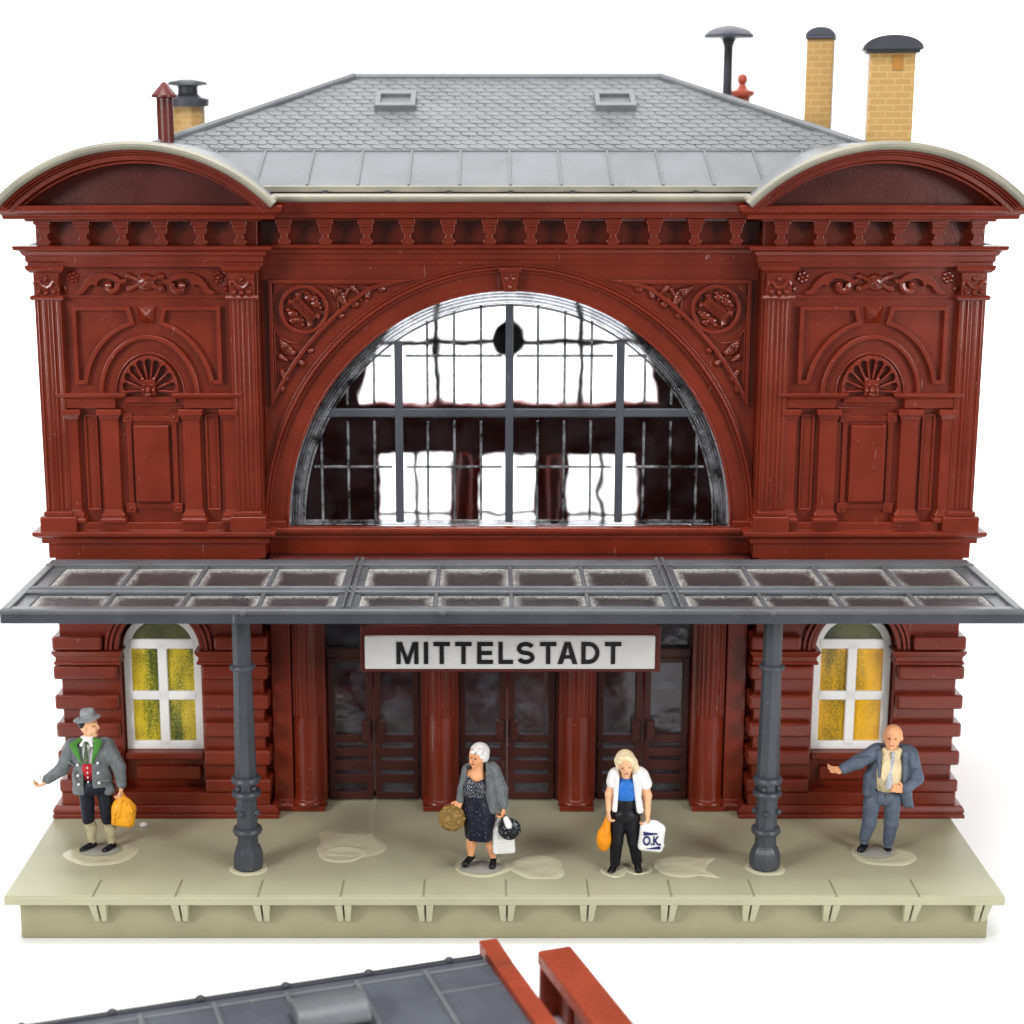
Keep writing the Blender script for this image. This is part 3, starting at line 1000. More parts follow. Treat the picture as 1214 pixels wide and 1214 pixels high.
# ---- spandrels
def spandrel(s):
    m = MB()
    a_pts = [(0.0 + (2.78 + 0.50) * cos(t), 3.77 + (2.97 + 0.52) * sin(t)) for t in np.linspace(0.47, 1.105, 18)]
    P_ = [(2.965, 5.30)] + [q for q in a_pts if q[0] < 2.90 and q[1] < 6.80] + [(1.18, 6.885), (2.965, 6.885)]
    P_ = [(s * x, z) for x, z in P_]
    m.frame(P_, 0.05, YC - 0.075, YC + 0.01)
    m.build('spandrel_frame', red, B, 0.018, 3)
    o = MB()
    cx, cz = s * 2.53, 6.52
    o.strip(arc(cx, cz, 0.305, 0.305, 0, 2 * pi, 32)[:-1], arc(cx, cz, 0.26, 0.26, 0, 2 * pi, 32)[:-1], YC - 0.08, YC + 0.01)
    # scroll shield across the medallion
    ang = -s * radians(-48) if s < 0 else radians(-38)
    ca_, sa_ = cos(ang), sin(ang)
    def rp(x, z):
        return (cx + x * ca_ - z * sa_, cz + x * sa_ + z * ca_)
    o.prism([rp(-0.17, -0.062), rp(0.17, -0.062), rp(0.17, 0.062), rp(-0.17, 0.062)], YC - 0.075, YC + 0.01)
    for sx in (-1, 1):
        for zz in (-1, 1):
            a_ = rp(sx * 0.15, zz * 0.05)
            b_ = rp(sx * 0.20, zz * 0.085)
            o.tube([(a_[0], YC - 0.03, a_[1]), (b_[0], YC - 0.035, b_[1])], [0.035, 0.045], 8)
    for x_, z_, w_ in ((-0.06, 0.135, 0.055), (0.05, 0.15, 0.06), (0.0, 0.205, 0.045), (-0.12, 0.16, 0.035), (0.13, 0.16, 0.035),
                       (-0.05, -0.14, 0.06), (0.06, -0.135, 0.055), (0.01, -0.21, 0.045), (0.13, -0.15, 0.035), (-0.13, -0.155, 0.035)):
        q = rp(x_, z_)
        o.blob((q[0], YC - 0.0, q[1]), (w_ * 1.25, 0.045, w_), 10, 7)
    for x_, z_ in ((-0.02, 0.16), (0.02, -0.17)):
        q = rp(x_, z_)
        o.blob((q[0], YC - 0.03, q[1]), (0.03, 0.035, 0.03), 8, 6)
    # foliage filling the two tails and the small corner triangle
    o.prism([(s * 2.90, 6.83), (s * 2.90, 6.70), (s * 2.85, 6.73), (s * 2.80, 6.78), (s * 2.74, 6.83)], YC - 0.03, YC + 0.01)
    for path, rr in ([[(2.22, 6.78), (2.10, 6.70), (2.03, 6.60)], (0.03, 0.085, 0.05)], [[(1.93, 6.79), (1.86, 6.72)], (0.05, 0.03)],
                     [[(1.98, 6.76), (2.02, 6.70)], (0.035, 0.03)],
                     [[(1.74, 6.76), (1.75, 6.68)], (0.06, 0.045)], [[(1.95, 6.62), (1.90, 6.58)], (0.045, 0.06)],
                     [[(2.83, 6.13), (2.77, 6.03), (2.68, 5.98)], (0.03, 0.085, 0.045)], [[(2.83, 5.93), (2.76, 5.89)], (0.05, 0.03)],
                     [[(2.82, 5.74), (2.78, 5.66)], (0.045, 0.06)], [[(2.63, 5.90), (2.57, 5.85)], (0.035, 0.05)]):
        for a_, b_, ra_, rb_ in zip(path[:-1], path[1:], rr[:-1], rr[1:]):
            for q in (0.0, 0.34, 0.67, 1.0):
                r_ = ra_ + (rb_ - ra_) * q
                o.blob((s * (a_[0] + (b_[0] - a_[0]) * q), YC - 0.005, a_[1] + (b_[1] - a_[1]) * q), (r_, 0.06, r_), 12, 8)
    for x, z, rx, rz in ((1.58, 6.77, 0.065, 0.055), (2.08, 6.44, 0.055, 0.05), (2.47, 6.01, 0.055, 0.05),
                         (2.83, 5.53, 0.045, 0.07), (1.83, 6.64, 0.03, 0.03), (2.70, 5.80, 0.03, 0.03)):
        o.blob((s * x, YC - 0.005, z), (rx, 0.055, rz), 9, 7)
    o.tube([(s * 2.30, YC - 0.02, 6.83), (s * 1.46, YC - 0.02, 6.83)], 0.016, 6)
    o.tube([(s * 2.905, YC - 0.02, 6.28), (s * 2.905, YC - 0.02, 5.45)], 0.014, 6)
    o.tube([(s * x, YC - 0.02, z) for x, z in ((2.90, 6.28), (2.83, 6.17), (2.72, 6.11), (2.60, 6.10))], 0.014, 6)
    o.tube([(s * x, YC - 0.02, z) for x, z in ((2.24, 6.80), (2.13, 6.66), (2.10, 6.52), (2.11, 6.42))], 0.014, 6)
    orn = o.build('spandrel_ornament', red, B, 0.006)
    tx = text_mesh('lettering', 'SALVE' if s < 0 else 'VALE', 0.125, red, orn, (cx, YC - 0.08, cz), (pi / 2, -ang, 0), 0.022, 0.0, 0.9)
    return orn


spandrel(-1)
spandrel(1)

# ---- great arch: ring mouldings, keystone, sill
m = MB()
for o0, o1, y in ((0.0, 0.03, -0.03), (0.225, 0.26, -0.05), (0.262, 0.30, -0.085), (0.302, 0.335, -0.04)):
    m.strip(arc(0, 3.77, 2.78 + o1, 2.97 + o1, pi, 0, 72), arc(0, 3.77, 2.78 + o0, 2.97 + o0, pi, 0, 72), YC + y, YC + 0.02, closed=False)
m.build('arch_ring', red, B, 0.008)
m = MB()
m.prism([(-0.12, 7.02), (0.12, 7.02), (0.115, 6.985), (0.07, 6.74), (-0.07, 6.74), (-0.115, 6.985)], YC - 0.13, YC + 0.05)
m.box(-0.135, 0.135, YC - 0.16, YC + 0.05, 6.985, 7.03)
for s in (-1, 1):
    m.blob((s * 0.045, YC - 0.13, 6.90), (0.03, 0.03, 0.035), 8, 6)
m.blob((0, YC - 0.13, 6.80), (0.035, 0.04, 0.04), 8, 6)
m.build('keystone', red, B, 0.012)
m = MB()
m.sweep([(0, 3.62), (0.04, 3.63), (0.05, 3.67), (0.12, 3.70), (0.14, 3.74), (0.13, 3.78), (0, 3.785)], [(-3.06, YC), (3.06, YC)])
for s in (-1, 1):
    m.box(s * 2.92 - 0.11, s * 2.92 + 0.11, YC - 0.10, YC + 0.02, 3.78, 3.86)
m.build('arch_sill', red, B, 0.008)

# ---- great arched window
def ell(k, n=60):
    return arc(0, 3.77, 2.78 * k, 2.97 * k, pi, 0, n)
YG = YC + 0.16
W_ = MB()
W_.prism([(-2.80, 3.74)] + arc(0, 3.77, 2.80, 2.99, pi, 0, 60) + [(2.80, 3.74)], YG, YG + 0.035)
gw = W_.build('arched_window', M['glass'], B)
rim = MB()
rim.strip(arc(0, 3.77, 2.79, 2.98, pi, 0, 60), arc(0, 3.77, 2.63, 2.81, pi, 0, 60), YG - 0.07, YG + 0.0, closed=False)
for kk in (2.67, 2.71, 2.745):
    rim.tube([(x, YG - 0.075, z) for x, z in arc(0, 3.77, kk, kk * 2.97 / 2.78, pi, 0, 60)], 0.012, 6)
rim.box(-2.74, 2.74, YG - 0.06, YG, 3.77, 3.83)
rim.build('clear_rim', M['rim'], gw, 0.015)
fr = MB()
def half_h(x, k=0.955):
    return 3.77 + 2.97 * k * sqrt(max(0, 1 - (x / (2.78 * k)) ** 2))
fr.box(-2.42, 2.42, YG - 0.055, YG - 0.005, 5.15, 5.265)
for x in (-1.385, 0.0, 1.385):
    fr.box(x - 0.052, x + 0.052, YG - 0.065, YG - 0.004, 3.80, half_h(abs(x) + 0.06) - 0.04)
fr.build('glazing_bars', M['iron'], gw, 0.024, 3)
rd = MB()
for k in range(-7, 8):
    x = 0.335 * k
    if abs(k) % 4 == 0 and k in (-4, 0, 4):
        continue
    xx = x + (0.02 if k > 0 else -0.02)
    zt = half_h(xx, 0.945)
    rd.tube([(xx, YG - 0.012, 3.83), (xx, YG - 0.012, min(5.10, zt))], 0.017, 6)
    if zt > 5.4:
        rd.tube([(xx, YG - 0.012, 5.31), (xx, YG - 0.012, zt)], 0.017, 6)
for z, xm in ((4.515, 2.55), (5.925, 1.80)):
    edges = [-xm, -1.385, 0, 1.385, xm]
    for a_, b_ in zip(edges[:-1], edges[1:]):
        rd.tube([(a_ + 0.09, YG - 0.012, z), (b_ - 0.09, YG - 0.012, z)], 0.017, 6)
rd.strip(arc(0, 3.77, 2.62, 2.80, pi, 0, 60), arc(0, 3.77, 2.59, 2.77, pi, 0, 60), YG - 0.03, YG, closed=False)
rd.build('clear_ridges', M['ridge'], gw)

# ---- entrance: columns, strips, doors, lintel
def column_front(x, y=0.28):
    m = MB()
    m.box(x - 0.22, x + 0.22, y - 0.20, y + 0.25, 0.0, 0.07)
    m.lathe([(0.235, 0.07), (0.24, 0.10), (0.225, 0.13), (0.20, 0.15), (0.19, 0.20), (0.185, 1.22), (0.178, 1.25), (0.175, 2.98)], (x, y, 0), 32, pi, 2 * pi)
    for k in range(9):
        a = pi + pi * (k + 0.5) / 9
        m.tube([(x + 0.178 * cos(a), y + 0.178 * sin(a), 1.27), (x + 0.174 * cos(a), y + 0.174 * sin(a), 2.9)], 0.020, 6)
    m.box(x - 0.235, x + 0.235, y - 0.02, y + 0.24, 0.0, 2.98)
    return m.build('portal_column', red, B, 0.006)


for x in (-2.61, -0.89, 0.89, 2.61):
    column_front(x)
m = MB()
for s in (-1, 1):
    x0, x1 = sorted((s * 2.80, s * 3.05))
    m.box(x0, x1, 0.16, 0.55, 0.0, 2.98)
    m.sweep([(0, 0), (0.06, 0), (0.06, 0.07), (0.03, 0.10), (0.03, 0.14), (0, 0.16)], [(x0, 0.16), (x1, 0.16)])
m.build_each('portal_pier', red, 0, B, 0.012)
MB().box(-3.05, 3.05, 0.10, 0.65, 2.98, 3.40).build('lintel', M['maroon'], B, 0.01)

def door(x0, x1):
    """A pair of glazed leaves with slatted lower halves, and a transom light."""
    c = (x0 + x1) / 2
    d = MB()
    d.box(x0 - 0.12, x0 + 0.03, YD - 0.02, YD + 0.12, 0.0, 2.99)
    d.box(x1 - 0.03, x1 + 0.12, YD - 0.02, YD + 0.12, 0.0, 2.99)
    d.box(x0 + 0.03, x1 - 0.03, YD - 0.05, YD + 0.10, 1.98, 2.10)
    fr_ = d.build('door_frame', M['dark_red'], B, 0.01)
    MB().box(x0, x1, YD + 0.05, YD + 0.065, 2.1, 2.98).build('transom_pane', M['door_glass'], fr_)
    for s in (-1, 1):
        a, b_ = (x0 + 0.035, c - 0.012) if s < 0 else (c + 0.012, x1 - 0.035)
        l = MB()
        l.box(a, a + 0.085, YD - 0.03, YD + 0.07, 0.02, 1.975)
        l.box(b_ - 0.085, b_, YD - 0.03, YD + 0.07, 0.02, 1.975)
        l.box(a + 0.08, b_ - 0.08, YD - 0.025, YD + 0.07, 1.90, 1.975)
        for z0, z1 in ((0.02, 0.135), (0.235, 0.385), (0.42, 0.575), (0.61, 0.75), (0.80, 0.93)):
            l.box(a + 0.01, b_ - 0.01, YD - 0.045, YD + 0.07, z0 if z0 < 0.1 else z0 + 0.015, z1 - 0.01)
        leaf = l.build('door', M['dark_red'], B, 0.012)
        MB().box(a + 0.05, b_ - 0.05, YD + 0.035, YD + 0.05, 0.1, 1.93).build('door_pane', M['door_glass'], leaf)
        hx = b_ - 0.085 if s < 0 else a + 0.085
        MB().box(hx - 0.055, hx + 0.055, YD - 0.11, YD - 0.01, 0.86, 1.13).build('handle', M['dark_red'], leaf, 0.015)


door(-2.40, -1.13)
door(-0.68, 0.65)
door(1.13, 2.40)

# ---- interior and rear wall
m = MB()
arch_b = arc(0.08, 4.40, 2.40, 1.95, pi, 0, 40)
pts = [(-5.7, 4.40), (-2.32, 4.40)] + arch_b[1:-1] + [(2.48, 4.40), (5.7, 4.40), (5.7, 7.9), (-5.7, 7.9)]
m.prism(pts, BACK, BACK + 0.25)
m.box(-5.7, 5.7, BACK - 0.05, BACK + 0.25, 3.56, 4.40)
for a_, b_ in ((-5.7, -2.02), (-0.86, -0.38), (0.50, 1.06), (2.16, 5.7)):
    m.box(a_, b_, BACK, BACK + 0.25, 0.0, 3.56)
m.box(-5.7, 5.7, BACK + 0.01, BACK + 0.24, -0.0, 1.2)
m.build('rear_wall', M['inside'], B, 0.02)
m = MB()
for x in (-0.655, 0.81):
    m.lathe([(0.11, 0.0), (0.11, 3.6)], (x, BACK - 0.25, 0), 16)
m.build_each('inner_column', M['backlit_red'], 0.1, B)
m = MB()
for x in (-1.08, 1.22):
    m.box(x - 0.05, x + 0.05, BACK + 0.05, BACK + 0.12, 4.40, 6.9)
for z in (5.376,):
    m.box(-2.6, 2.75, BACK + 0.051, BACK + 0.119, z - 0.05, z + 0.05)
for x in (-1.43, 1.6):
    m.box(x - 0.04, x + 0.04, BACK + 0.05, BACK + 0.12, 1.2, 3.56)
m.box(-2.02, 2.16, BACK + 0.052, BACK + 0.118, 2.52, 2.58)
m.build('rear_glazing_bars', M['zinc'], B)
m = MB()
m.blob((0.07, BACK - 0.12, 5.46), (0.29, 0.08, 0.31), 20, 12)
m.build('dark_oval', M['black'], B)  # black oval solid in front of the rear arch
MB().box(-5.68, 5.68, 0.7, BACK, 0.004, 0.05).build('hall_floor', M['inside'], B)

# ---- roof
roof = MB()
X0, Y0, Z0 = 5.72, 0.06, 8.0
RX, RY, RZ = 2.12, 3.66, 9.39
YB = 7.3
ce = [(-X0, Y0, Z0), (X0, Y0, Z0), (X0, YB, Z0), (-X0, YB, Z0), (-RX, RY, RZ), (RX, RY, RZ)]
roof.add(ce, [(0, 1, 5, 4), (1, 2, 5), (2, 3, 4, 5), (3, 0, 4)])
roof.add([(-X0, Y0, Z0 - 0.09), (X0, Y0, Z0 - 0.09), (X0, YB, Z0 - 0.09), (-X0, YB, Z0 - 0.09)], [(3, 2, 1, 0)])
rf = roof.build('roof', M['slate'], B, fix=False)

def plane(t, x):
    """Point of the front roof plane, t = 0 at the eaves, 1 at the ridge."""
    return (x, Y0 + (RY - Y0) * t, Z0 + (RZ - Z0) * t)
nrm = np.array((0, -(RZ - Z0), RY - Y0))
nrm = nrm / np.linalg.norm(nrm)
sl = MB()
T0 = 0.275
rows = 19
for r_ in range(rows):
    ta = T0 + (1 - T0) * r_ / rows
    tb = T0 + (1 - T0) * (r_ + 1.25) / rows
    tb = min(tb, 1.0)
    xl = X0 - (X0 - RX) * ta - 0.04
    pitch = 0.205
    off = (r_ % 2) * pitch / 2
    k0 = int(-xl / pitch) - 2
    for k in range(k0, -k0 + 1):
        xa, xb = k * pitch + off, (k + 1) * pitch + off
        xl2 = X0 - (X0 - RX) * tb
        if xa < -xl + 0.02 or xb > xl - 0.02:
            continue
        g_ = 0.010
        c_ = 0.36 * pitch
        lift = 0.014 + random.uniform(-0.003, 0.003)
        tc_ = ta + (tb - ta) * 0.26
        base = [plane(ta, xa + c_), plane(ta, xb - g_), plane(tc_, xb - g_), plane(tb, xb - g_), plane(tb, xa + g_), plane(tc_, xa + g_)]
        lifts = [lift, lift * 0.8, lift * 0.75, 0.004, 0.004, lift * 0.8]
        top = [tuple(np.array(p) + nrm * l) for p, l in zip(base, lifts)]
        low = [tuple(np.array(p) + nrm * 0.001) for p in base]
        vs = top + low
        n = 6
        sl.add(vs, [tuple(range(n))] + [((i + 1) % n, i, n + i, n + (i + 1) % n) for i in range(n)])
sl.build('slates', M['slate'], rf, fix=True)
# metal band along the eaves with standing seams
zb_ = MB()
def off(p, h):
    return tuple(np.array(p) + nrm * h)
xa, xb = X0, X0 - (X0 - RX) * T0
zb_.add([off(plane(-0.02, -xa), 0.045), off(plane(-0.02, xa), 0.045), off(plane(T0, xb), 0.035), off(plane(T0, -xb), 0.035),
         off(plane(-0.02, -xa), 0.0), off(plane(-0.02, xa), 0.0)], [(0, 1, 2, 3), (4, 5, 1, 0)])
for k in range(-10, 11):
    x = 0.61 * k + 0.0
    if abs(x) < xb:
        zb_.tube([off(plane(-0.02, x), 0.055), off(plane(T0, x), 0.045)], 0.016, 6)
zb_.tube([off(plane(T0, -xb), 0.04), off(plane(T0, xb), 0.04)], 0.014, 6)
zb_.build('eaves_band', M['zinc'], rf)
hp = MB()
for s in (-1, 1):
    hp.tube([(s * X0, Y0, Z0 + 0.02), (s * RX, RY, RZ + 0.03)], 0.05, 8)
    hp.tube([(s * X0, YB, Z0 + 0.02), (s * RX, RY, RZ + 0.03)], 0.05, 8)
hp.tube([(-RX, RY, RZ + 0.02), (RX, RY, RZ + 0.02)], 0.05, 8)
hp.build('ridge_capping', M['slate'], rf)
fb = MB()
fb.box(-3.0, 3.0, -0.16, 0.06, 7.945, 8.02)
fb.build('fascia', M['beige'], rf, 0.012)
for x in np.linspace(-2.2, 2.2, 7):
    MB().box(x - 0.025, x + 0.025, -0.28, -0.12, 7.90, 7.97).build('gutter_bracket', M['dark_grey'], rf)
# skylights
for x in (-1.50, 1.43):
    f_ = MB()
    t0_, t1_ = 0.655, 0.80
    outer = [(x - 0.27, t0_), (x + 0.27, t0_), (x + 0.27, t1_), (x - 0.27, t1_)]
    inner = [(x - 0.20, t0_ + 0.03), (x + 0.20, t0_ + 0.03), (x + 0.20, t1_ - 0.03), (x - 0.20, t1_ - 0.03)]
    vs = []
    for (ox, ot), (ix, it) in zip(outer, inner):
        vs += [off(plane(ot, ox), 0.10), off(plane(it, ix), 0.10), off(plane(it, ix), 0.0), off(plane(ot, ox), 0.0)]
    fs = []
    for i in range(4):
        for k in range(4):
            fs.append((4 * i + k, 4 * ((i + 1) % 4) + k, 4 * ((i + 1) % 4) + (k + 1) % 4, 4 * i + (k + 1) % 4))
    f_.add(vs, fs)
    sk = f_.build('skylight', M['slate'], B, 0.008)
    MB().add([off(plane(t, xx), 0.045) for xx, t in inner], [(0, 1, 2, 3)]).build('skylight_pane', M['zinc'], sk, fix=False)

# ---- chimneys and vents on the roof
def brick_chimney(x, y, hw_, hd, z0, z1, cap):
    c = MB()
    c.box(-hw_, hw_, -hd, hd, z0, z1)
    o = c.build('chimney', M['yellow_brick'], B, 0.015)
    o.location = (x, y, 0)
    k = MB()
    if cap == 'dome':
        k.box(-hw_ - 0.05, hw_ + 0.05, -hd - 0.05, hd + 0.05, z1 - 0.005, z1 + 0.05)
        for i in range(1):
            pr_ = arc(0, z1 + 0.05, hw_ + 0.09, 0.17, pi, 0, 16)
            k.prism([(-hw_ - 0.09, z1 + 0.035)] + pr_ + [(hw_ + 0.09, z1 + 0.035)], -hd - 0.09, hd + 0.09)
        MB().box(0.0, 0.13, -hd - 0.012, -hd + 0.02, z1 - 0.22, z1 - 0.03).build('smoke_opening', M['chimney_dark'], o)
    else:
        k.box(-hw_ - 0.02, hw_ + 0.02, -hd - 0.03, hd + 0.03, z1, z1 + 0.04)
        k.prism(arc(0, z1 + 0.04, hw_ + 0.02, 0.12, pi, 0, 10), -hd - 0.03, hd + 0.03)
    k.build('cap', M['dark_grey'] if cap == 'dome' else M['iron'], o, 0.01)
    return o


M['chimney_dark'] = plastic('chimney_opening', (0.26, 0.12, 0.02), 0.5, dust=0)
c1 = brick_chimney(5.02, 2.3, 0.29, 0.25, 8.0, 9.66, 'dome')
c1['label'] = 'broad yellow brick chimney with domed dark cap'
c1.rotation_euler = (0, 0, radians(-9))
c2 = brick_chimney(4.26, 3.2, 0.18, 0.22, 8.0, 9.88, 'flat')
c2['label'] = 'slim yellow brick chimney with flat grey cap'
c2.rotation_euler = (0, 0, radians(-14))
v = MB()
v.lathe([(0.075, 8.4), (0.07, 9.72), (0.10, 9.80), (0.12, 9.84)], (0, 0, 0), 14)
vp = v.build('mushroom_vent', M['dark_grey'], B)
vp.location = (3.25, 5.0, 0.16)
MB().lathe([(0.0, 9.82), (0.36, 9.84), (0.37, 9.88), (0.30, 9.95), (0.18, 10.0), (0.0, 10.03)], (0, 0, 0), 24).build('cap', M['iron'], vp)
f_ = MB()
f_.lathe([(0.30, 8.5), (0.28, 8.85), (0.12, 8.95), (0.13, 9.2), (0.20, 9.24), (0.20, 9.3), (0.09, 9.34), (0.055, 9.4), (0.09, 9.46), (0.07, 9.54), (0.0, 9.58)], (0, 0, 0), 14)
fo_ = f_.build('finial', M['annex_red'], B)
fo_.location = (3.66, 6.3, -0.02)
rp_ = MB()
rp_.lathe([(0.105, 8.0), (0.105, 9.10)], (0, 0, 0), 20)
rpo = rp_.build('vent_pipe', M['maroon'], B)
rpo.location = (-4.36, 1.4, 0)
MB().lathe([(0.10, 9.07), (0.165, 9.08), (0.165, 9.105), (0.03, 9.26), (0.0, 9.275)], (0, 0, 0), 24).build('cap', M['maroon'], rpo)
rc = MB()
rc.lathe([(0.24, 8.0), (0.24, 9.05)], (0, 0, 0), 10)
rco = rc.build('round_chimney', M['yellow_brick'], B)
rco.location = (-4.60, 4.6, 0)
MB().lathe([(0.30, 9.02), (0.31, 9.13), (0.20, 9.16), (0.15, 9.2), (0.15, 9.30), (0.30, 9.32), (0.28, 9.37), (0.1, 9.41), (0, 9.41)], (0, 0, 0), 18).build('cap', M['dark_grey'], rco)

# ================================================================ platform
PL = thing('station_platform', 'olive beige platform base with ribbed front edge and dried glue spots under the station', 'platform', (-0.08, 0, 0))
ol = M['olive']
MB().box(-5.79, 5.79, -2.50, 7.4, -0.10, 0.0).build('platform_slab', ol, PL, 0.015)
MB().box(-5.68, 5.68, -2.26, 7.3, -0.63, -0.10).build('platform_base', M['olive_shaded'], PL, 0.02)
e = MB()
seam = 0.955
xs = [-5.79] + [-3.80 + seam * k - 0.955 for k in range(0, 11)] + [5.79]
for a_, b_ in zip(xs[:-1], xs[1:]):
    if b_ - a_ > 0.1:
        e.box(a_ + 0.012, b_ - 0.012, -2.49, -2.03, -0.01, 0.020)
e.build('edge_slabs', ol, PL, 0.008)
def rib_mesh():
    m = MB()
    for dx in (-0.055, 0.055):
        m.add([(dx - 0.045, -2.48, -0.102), (dx + 0.045, -2.48, -0.102), (dx + 0.045, -2.24, -0.102), (dx - 0.045, -2.24, -0.102),
               (dx * 0.75 - 0.03, -2.33, -0.38), (dx * 0.75 + 0.03, -2.33, -0.38), (dx * 0.75 + 0.03, -2.24, -0.38), (dx * 0.75 - 0.03, -2.24, -0.38)],
              [(0, 1, 5, 4), (1, 2, 6, 5), (2, 3, 7, 6), (3, 0, 4, 7), (4, 5, 6, 7), (3, 2, 1, 0)])
    return m
rib = rib_mesh().build('platform_bracket', ol, PL, 0.008)
for i, x in enumerate([-4.72, -3.77, -2.82, -1.87, -0.92, 0.03, 0.97, 1.91, 2.86, 3.80, 4.74, 5.56]):
    o = rib if i == 0 else rib.copy()
    if i:
        COL.objects.link(o)
    o.location = (x, 0, 0)

def glue(cx, cy, rx, ry, seed=0, tail=None, lumps=0.10, h=0.012):
    rn = random.Random(seed)
    ph = [rn.uniform(0, 6.28) for _ in range(4)]
    m = MB()
    n = 48
    ring = []
    for k in range(n):
        a = 2 * pi * k / n
        f = 1 + lumps * (sin(2 * a + ph[0]) * 0.6 + sin(3 * a + ph[1]) * 0.5 + sin(5 * a + ph[2]) * 0.25)
        if tail:
            for ta, tl, tw in tail:
                d = atan2(sin(a - ta), cos(a - ta))
                f += tl * math.exp(-(d / tw) ** 2)
        ring.append((cx + rx * f * cos(a), cy + ry * f * sin(a)))
    vs = [(x, y, 0.002) for x, y in ring]
    for q, z in ((0.93, h), (0.72, h * 0.8), (0.62, h * 0.35)):
        vs += [(cx + (x - cx) * q, cy + (y - cy) * q, z) for x, y in ring]
    fs = []
    for l in range(3):
        for k in range(n):
            fs.append((l * n + k, l * n + (k + 1) % n, (l + 1) * n + (k + 1) % n, (l + 1) * n + k))
    fs.append(tuple(3 * n + k for k in range(n)))
    m.add(vs, fs)
    return m.build('glue_mark', M['glue'], PL)


DX = 0.08
glue(-5.0 + DX, -1.27, 0.43, 0.36, 1)
glue(-2.05 + DX, -1.27, 0.30, 0.25, 2, lumps=0.06)
glue(-1.95 + DX, -1.02, 0.38, 0.42, 3, tail=[(2.4, 0.55, 0.35)], lumps=0.16, h=0.007)
glue(-0.33 + DX, -1.66, 0.33, 0.30, 4)
glue(0.33 + DX, -1.66, 0.35, 0.36, 5, lumps=0.12)
glue(1.24 + DX, -1.74, 0.17, 0.20, 6)
glue(1.53 + DX, -1.70, 0.17, 0.18, 7)
glue(2.05 + DX, -1.62, 0.32, 0.34, 8, tail=[(0.45, 0.55, 0.18), (-0.65, 0.75, 0.16)], lumps=0.05)
glue(4.56 + DX, -1.30, 0.38, 0.34, 9)
glue(-3.15 + DX, -1.67, 0.235, 0.24, 10, lumps=0.08)
glue(3.06 + DX, -1.67, 0.235, 0.24, 11, lumps=0.08)
MB().blob((-4.66 + DX, -0.40, 0.02), (0.055, 0.05, 0.035), 8, 6).build('plastic_crumb', M['white_frame'], PL)

# ================================================================ canopy
CN = thing('platform_canopy', 'grey glazed platform canopy on two ringed grey posts in front of the station', 'canopy', (0, 0, 3.43))
cg = M['canopy_grey']
CW, CB, CF = 5.72, -0.09, -2.42
jx = 1.87
m = MB()
MB().box(-CW, CW, -2.47, CF + 0.02, -0.155, -0.012).build('canopy_fascia', M['iron'], CN, 0.012)  # same plastic as the frame; front-face shade put into a darker grey
m.tube([(-CW, -2.47, -0.012), (CW, -2.47, -0.012)], 0.035, 10)
m.box(-CW, CW, CB - 0.17, CB - 0.002, -0.10, 0.0)
m.box(-CW + 0.002, CW - 0.002, CB - 0.34, CB - 0.25, -0.08, 0.02)
m.box(-CW, CW, CB - 0.26, CB - 0.16, -0.10, -0.02)
m.box(-CW + 0.1, CW - 0.1, -1.70, -1.48, -0.09, 0.0)
m.tube([(-CW + 0.1, -1.50, 0.0), (CW - 0.1, -1.50, 0.0)], 0.03, 8)
m.tube([(-CW + 0.1, -1.69, 0.0), (CW - 0.1, -1.69, 0.0)], 0.03, 8)
m.box(-CW + 0.1, CW - 0.1, CF, CF + 0.14, -0.09, 0.0)
for s in (-1, 1):
    x0, x1 = sorted((s * CW, s * (CW - 0.10)))
    m.box(x0, x1, CF + 0.02, CB - 0.17, -0.12, 0.01)
    x0, x1 = sorted((s * (CW - 0.10), s * (CW - 0.26)))
    m.box(x0, x1, CF + 0.14, CB - 0.34, -0.09, -0.025)
    for d in (-0.035, 0.035):
        m.tube([(s * jx + d, CF + 0.02, 0.012), (s * jx + d, CB - 0.0, 0.012)], 0.025, 8)
    m.box(s * jx - 0.13, s * jx + 0.13, CF + 0.14, CB - 0.34, -0.088, -0.012)
cf = m.build('canopy_frame', cg, CN, 0.010)
m = MB()
for x in (-3.0, -0.78, 2.9):
    m.blob((x, -2.49, -0.02), (0.045, 0.03, 0.035), 8, 6)
m.build_each('lug', cg, -0.9, CN)
def pane_run(x0, x1, n):
    st = (x1 - x0) / n
    for (ya, yb) in ((-1.49, CB - 0.345), (CF + 0.13, -1.695)):
        for k in range(n):
            a_, b_ = x0 + st * k, x0 + st * (k + 1)
            MB().box(a_ + 0.005, b_ - 0.005, ya, yb, -0.06, -0.04).build('roof_pane', M['canopy_glass'], CN)
        for k in range(1, n):
            x = x0 + st * k
            MB().tube([(x, ya + 0.01, -0.018), (x, yb - 0.01, -0.018)], 0.027, 8).build('glazing_bar', cg, CN)
pane_run(-CW + 0.26, -jx - 0.13, 4)
pane_run(-jx + 0.13, jx - 0.13, 4)
pane_run(jx + 0.13, CW - 0.26, 4)
